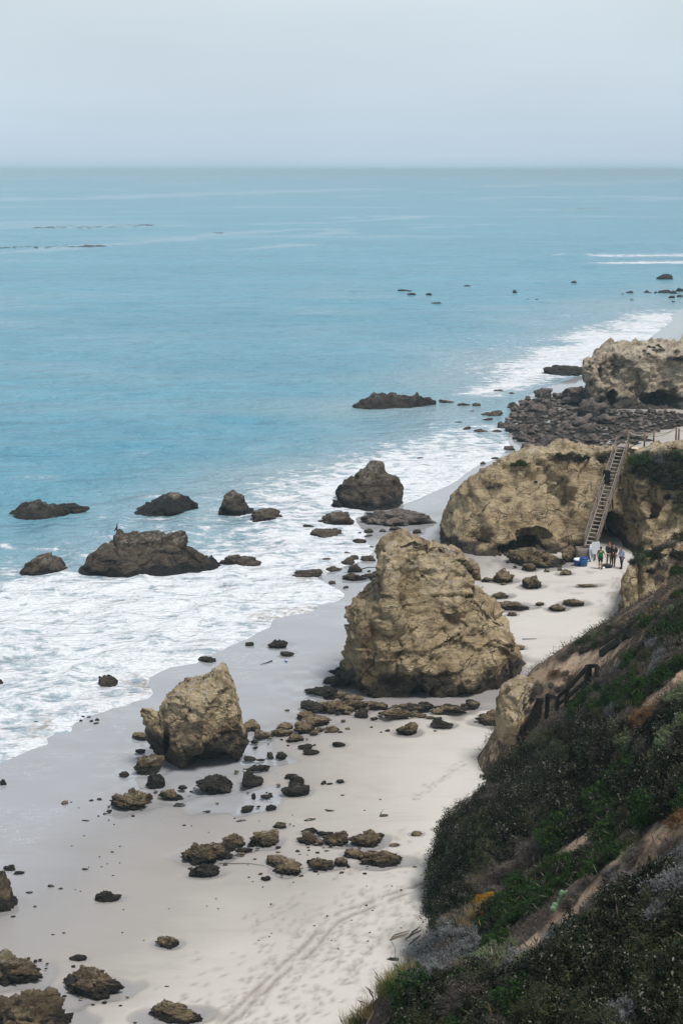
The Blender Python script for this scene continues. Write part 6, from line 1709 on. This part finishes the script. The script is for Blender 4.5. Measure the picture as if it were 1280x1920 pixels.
mr = nt.nodes.new('ShaderNodeMapRange'); nt.links.new(cn.outputs[0], mr.inputs[0]); mr.inputs[1].default_value = .3; mr.inputs[2].default_value = .7; mr.inputs[3].default_value = 9.3; mr.inputs[4].default_value = 10.3
vm = nt.nodes.new('ShaderNodeVectorMath'); vm.operation = 'SCALE'; nt.links.new(rp.outputs[0], vm.inputs[0]); nt.links.new(mr.outputs[0], vm.inputs['Scale'])
mx = nt.nodes.new('ShaderNodeMix'); mx.data_type = 'RGBA'; mx.inputs[0].default_value = .86
nt.links.new(sky.outputs[0], mx.inputs[6]); nt.links.new(vm.outputs[0], mx.inputs[7]); nt.links.new(mx.outputs[2], bg.inputs[0]); bg.inputs[1].default_value = .10

L = bpy.data.lights.new('sun', 'SUN'); L.energy = 3.7; L.angle = R(18); L.color = (1.0, .97, .925)
lo = bpy.data.objects.new('sun', L); COL.objects.link(lo)
sd = Vector((math.sin(R(SUN_AZ)) * math.cos(R(SUN_EL)), math.cos(R(SUN_AZ)) * math.cos(R(SUN_EL)), math.sin(R(SUN_EL))))
lo.rotation_euler = (-sd).to_track_quat('-Z', 'Y').to_euler(); lo.location = sd * 200

hz = MB().box((0, 0, 14.5), (76000, 76000, 38.0)).build('haze', M['white'], kind='stuff', label='thin sea haze')
hm = bpy.data.materials.new('haze'); hm.use_nodes = True; ht = hm.node_tree; ht.nodes.clear()
ho = ht.nodes.new('ShaderNodeOutputMaterial'); hv = ht.nodes.new('ShaderNodeVolumePrincipled'); ht.links.new(hv.outputs[0], ho.inputs['Volume'])
hv.inputs['Color'].default_value = (.66, .90, 1.0, 1); hv.inputs['Density'].default_value = 2.6e-4; hv.inputs['Anisotropy'].default_value = -.35
hz.data.materials.clear(); hz.data.materials.append(hm)

cam = bpy.data.cameras.new('camera'); co = bpy.data.objects.new('camera', cam); COL.objects.link(co); SC.camera = co
cam.sensor_fit = 'VERTICAL'; cam.sensor_height = 36; cam.lens = FPX / 1920 * 36
co.location = (0, 0, CAMZ); co.rotation_euler = (math.pi / 2 - PITCH, 0, 0)
cam.clip_start = .5; cam.clip_end = 90000
SC.view_settings.view_transform = 'Standard'; SC.view_settings.look = 'None'; SC.view_settings.exposure = 0.0; SC.view_settings.gamma = 1.0
SC.cycles.use_denoising = True; SC.cycles.denoising_prefilter = "ACCURATE"; SC.cycles.denoising_quality = "HIGH"
SC.cycles.max_bounces = 6; SC.cycles.diffuse_bounces = 3; SC.cycles.glossy_bounces = 2; SC.cycles.transmission_bounces = 2; SC.cycles.volume_bounces = 0
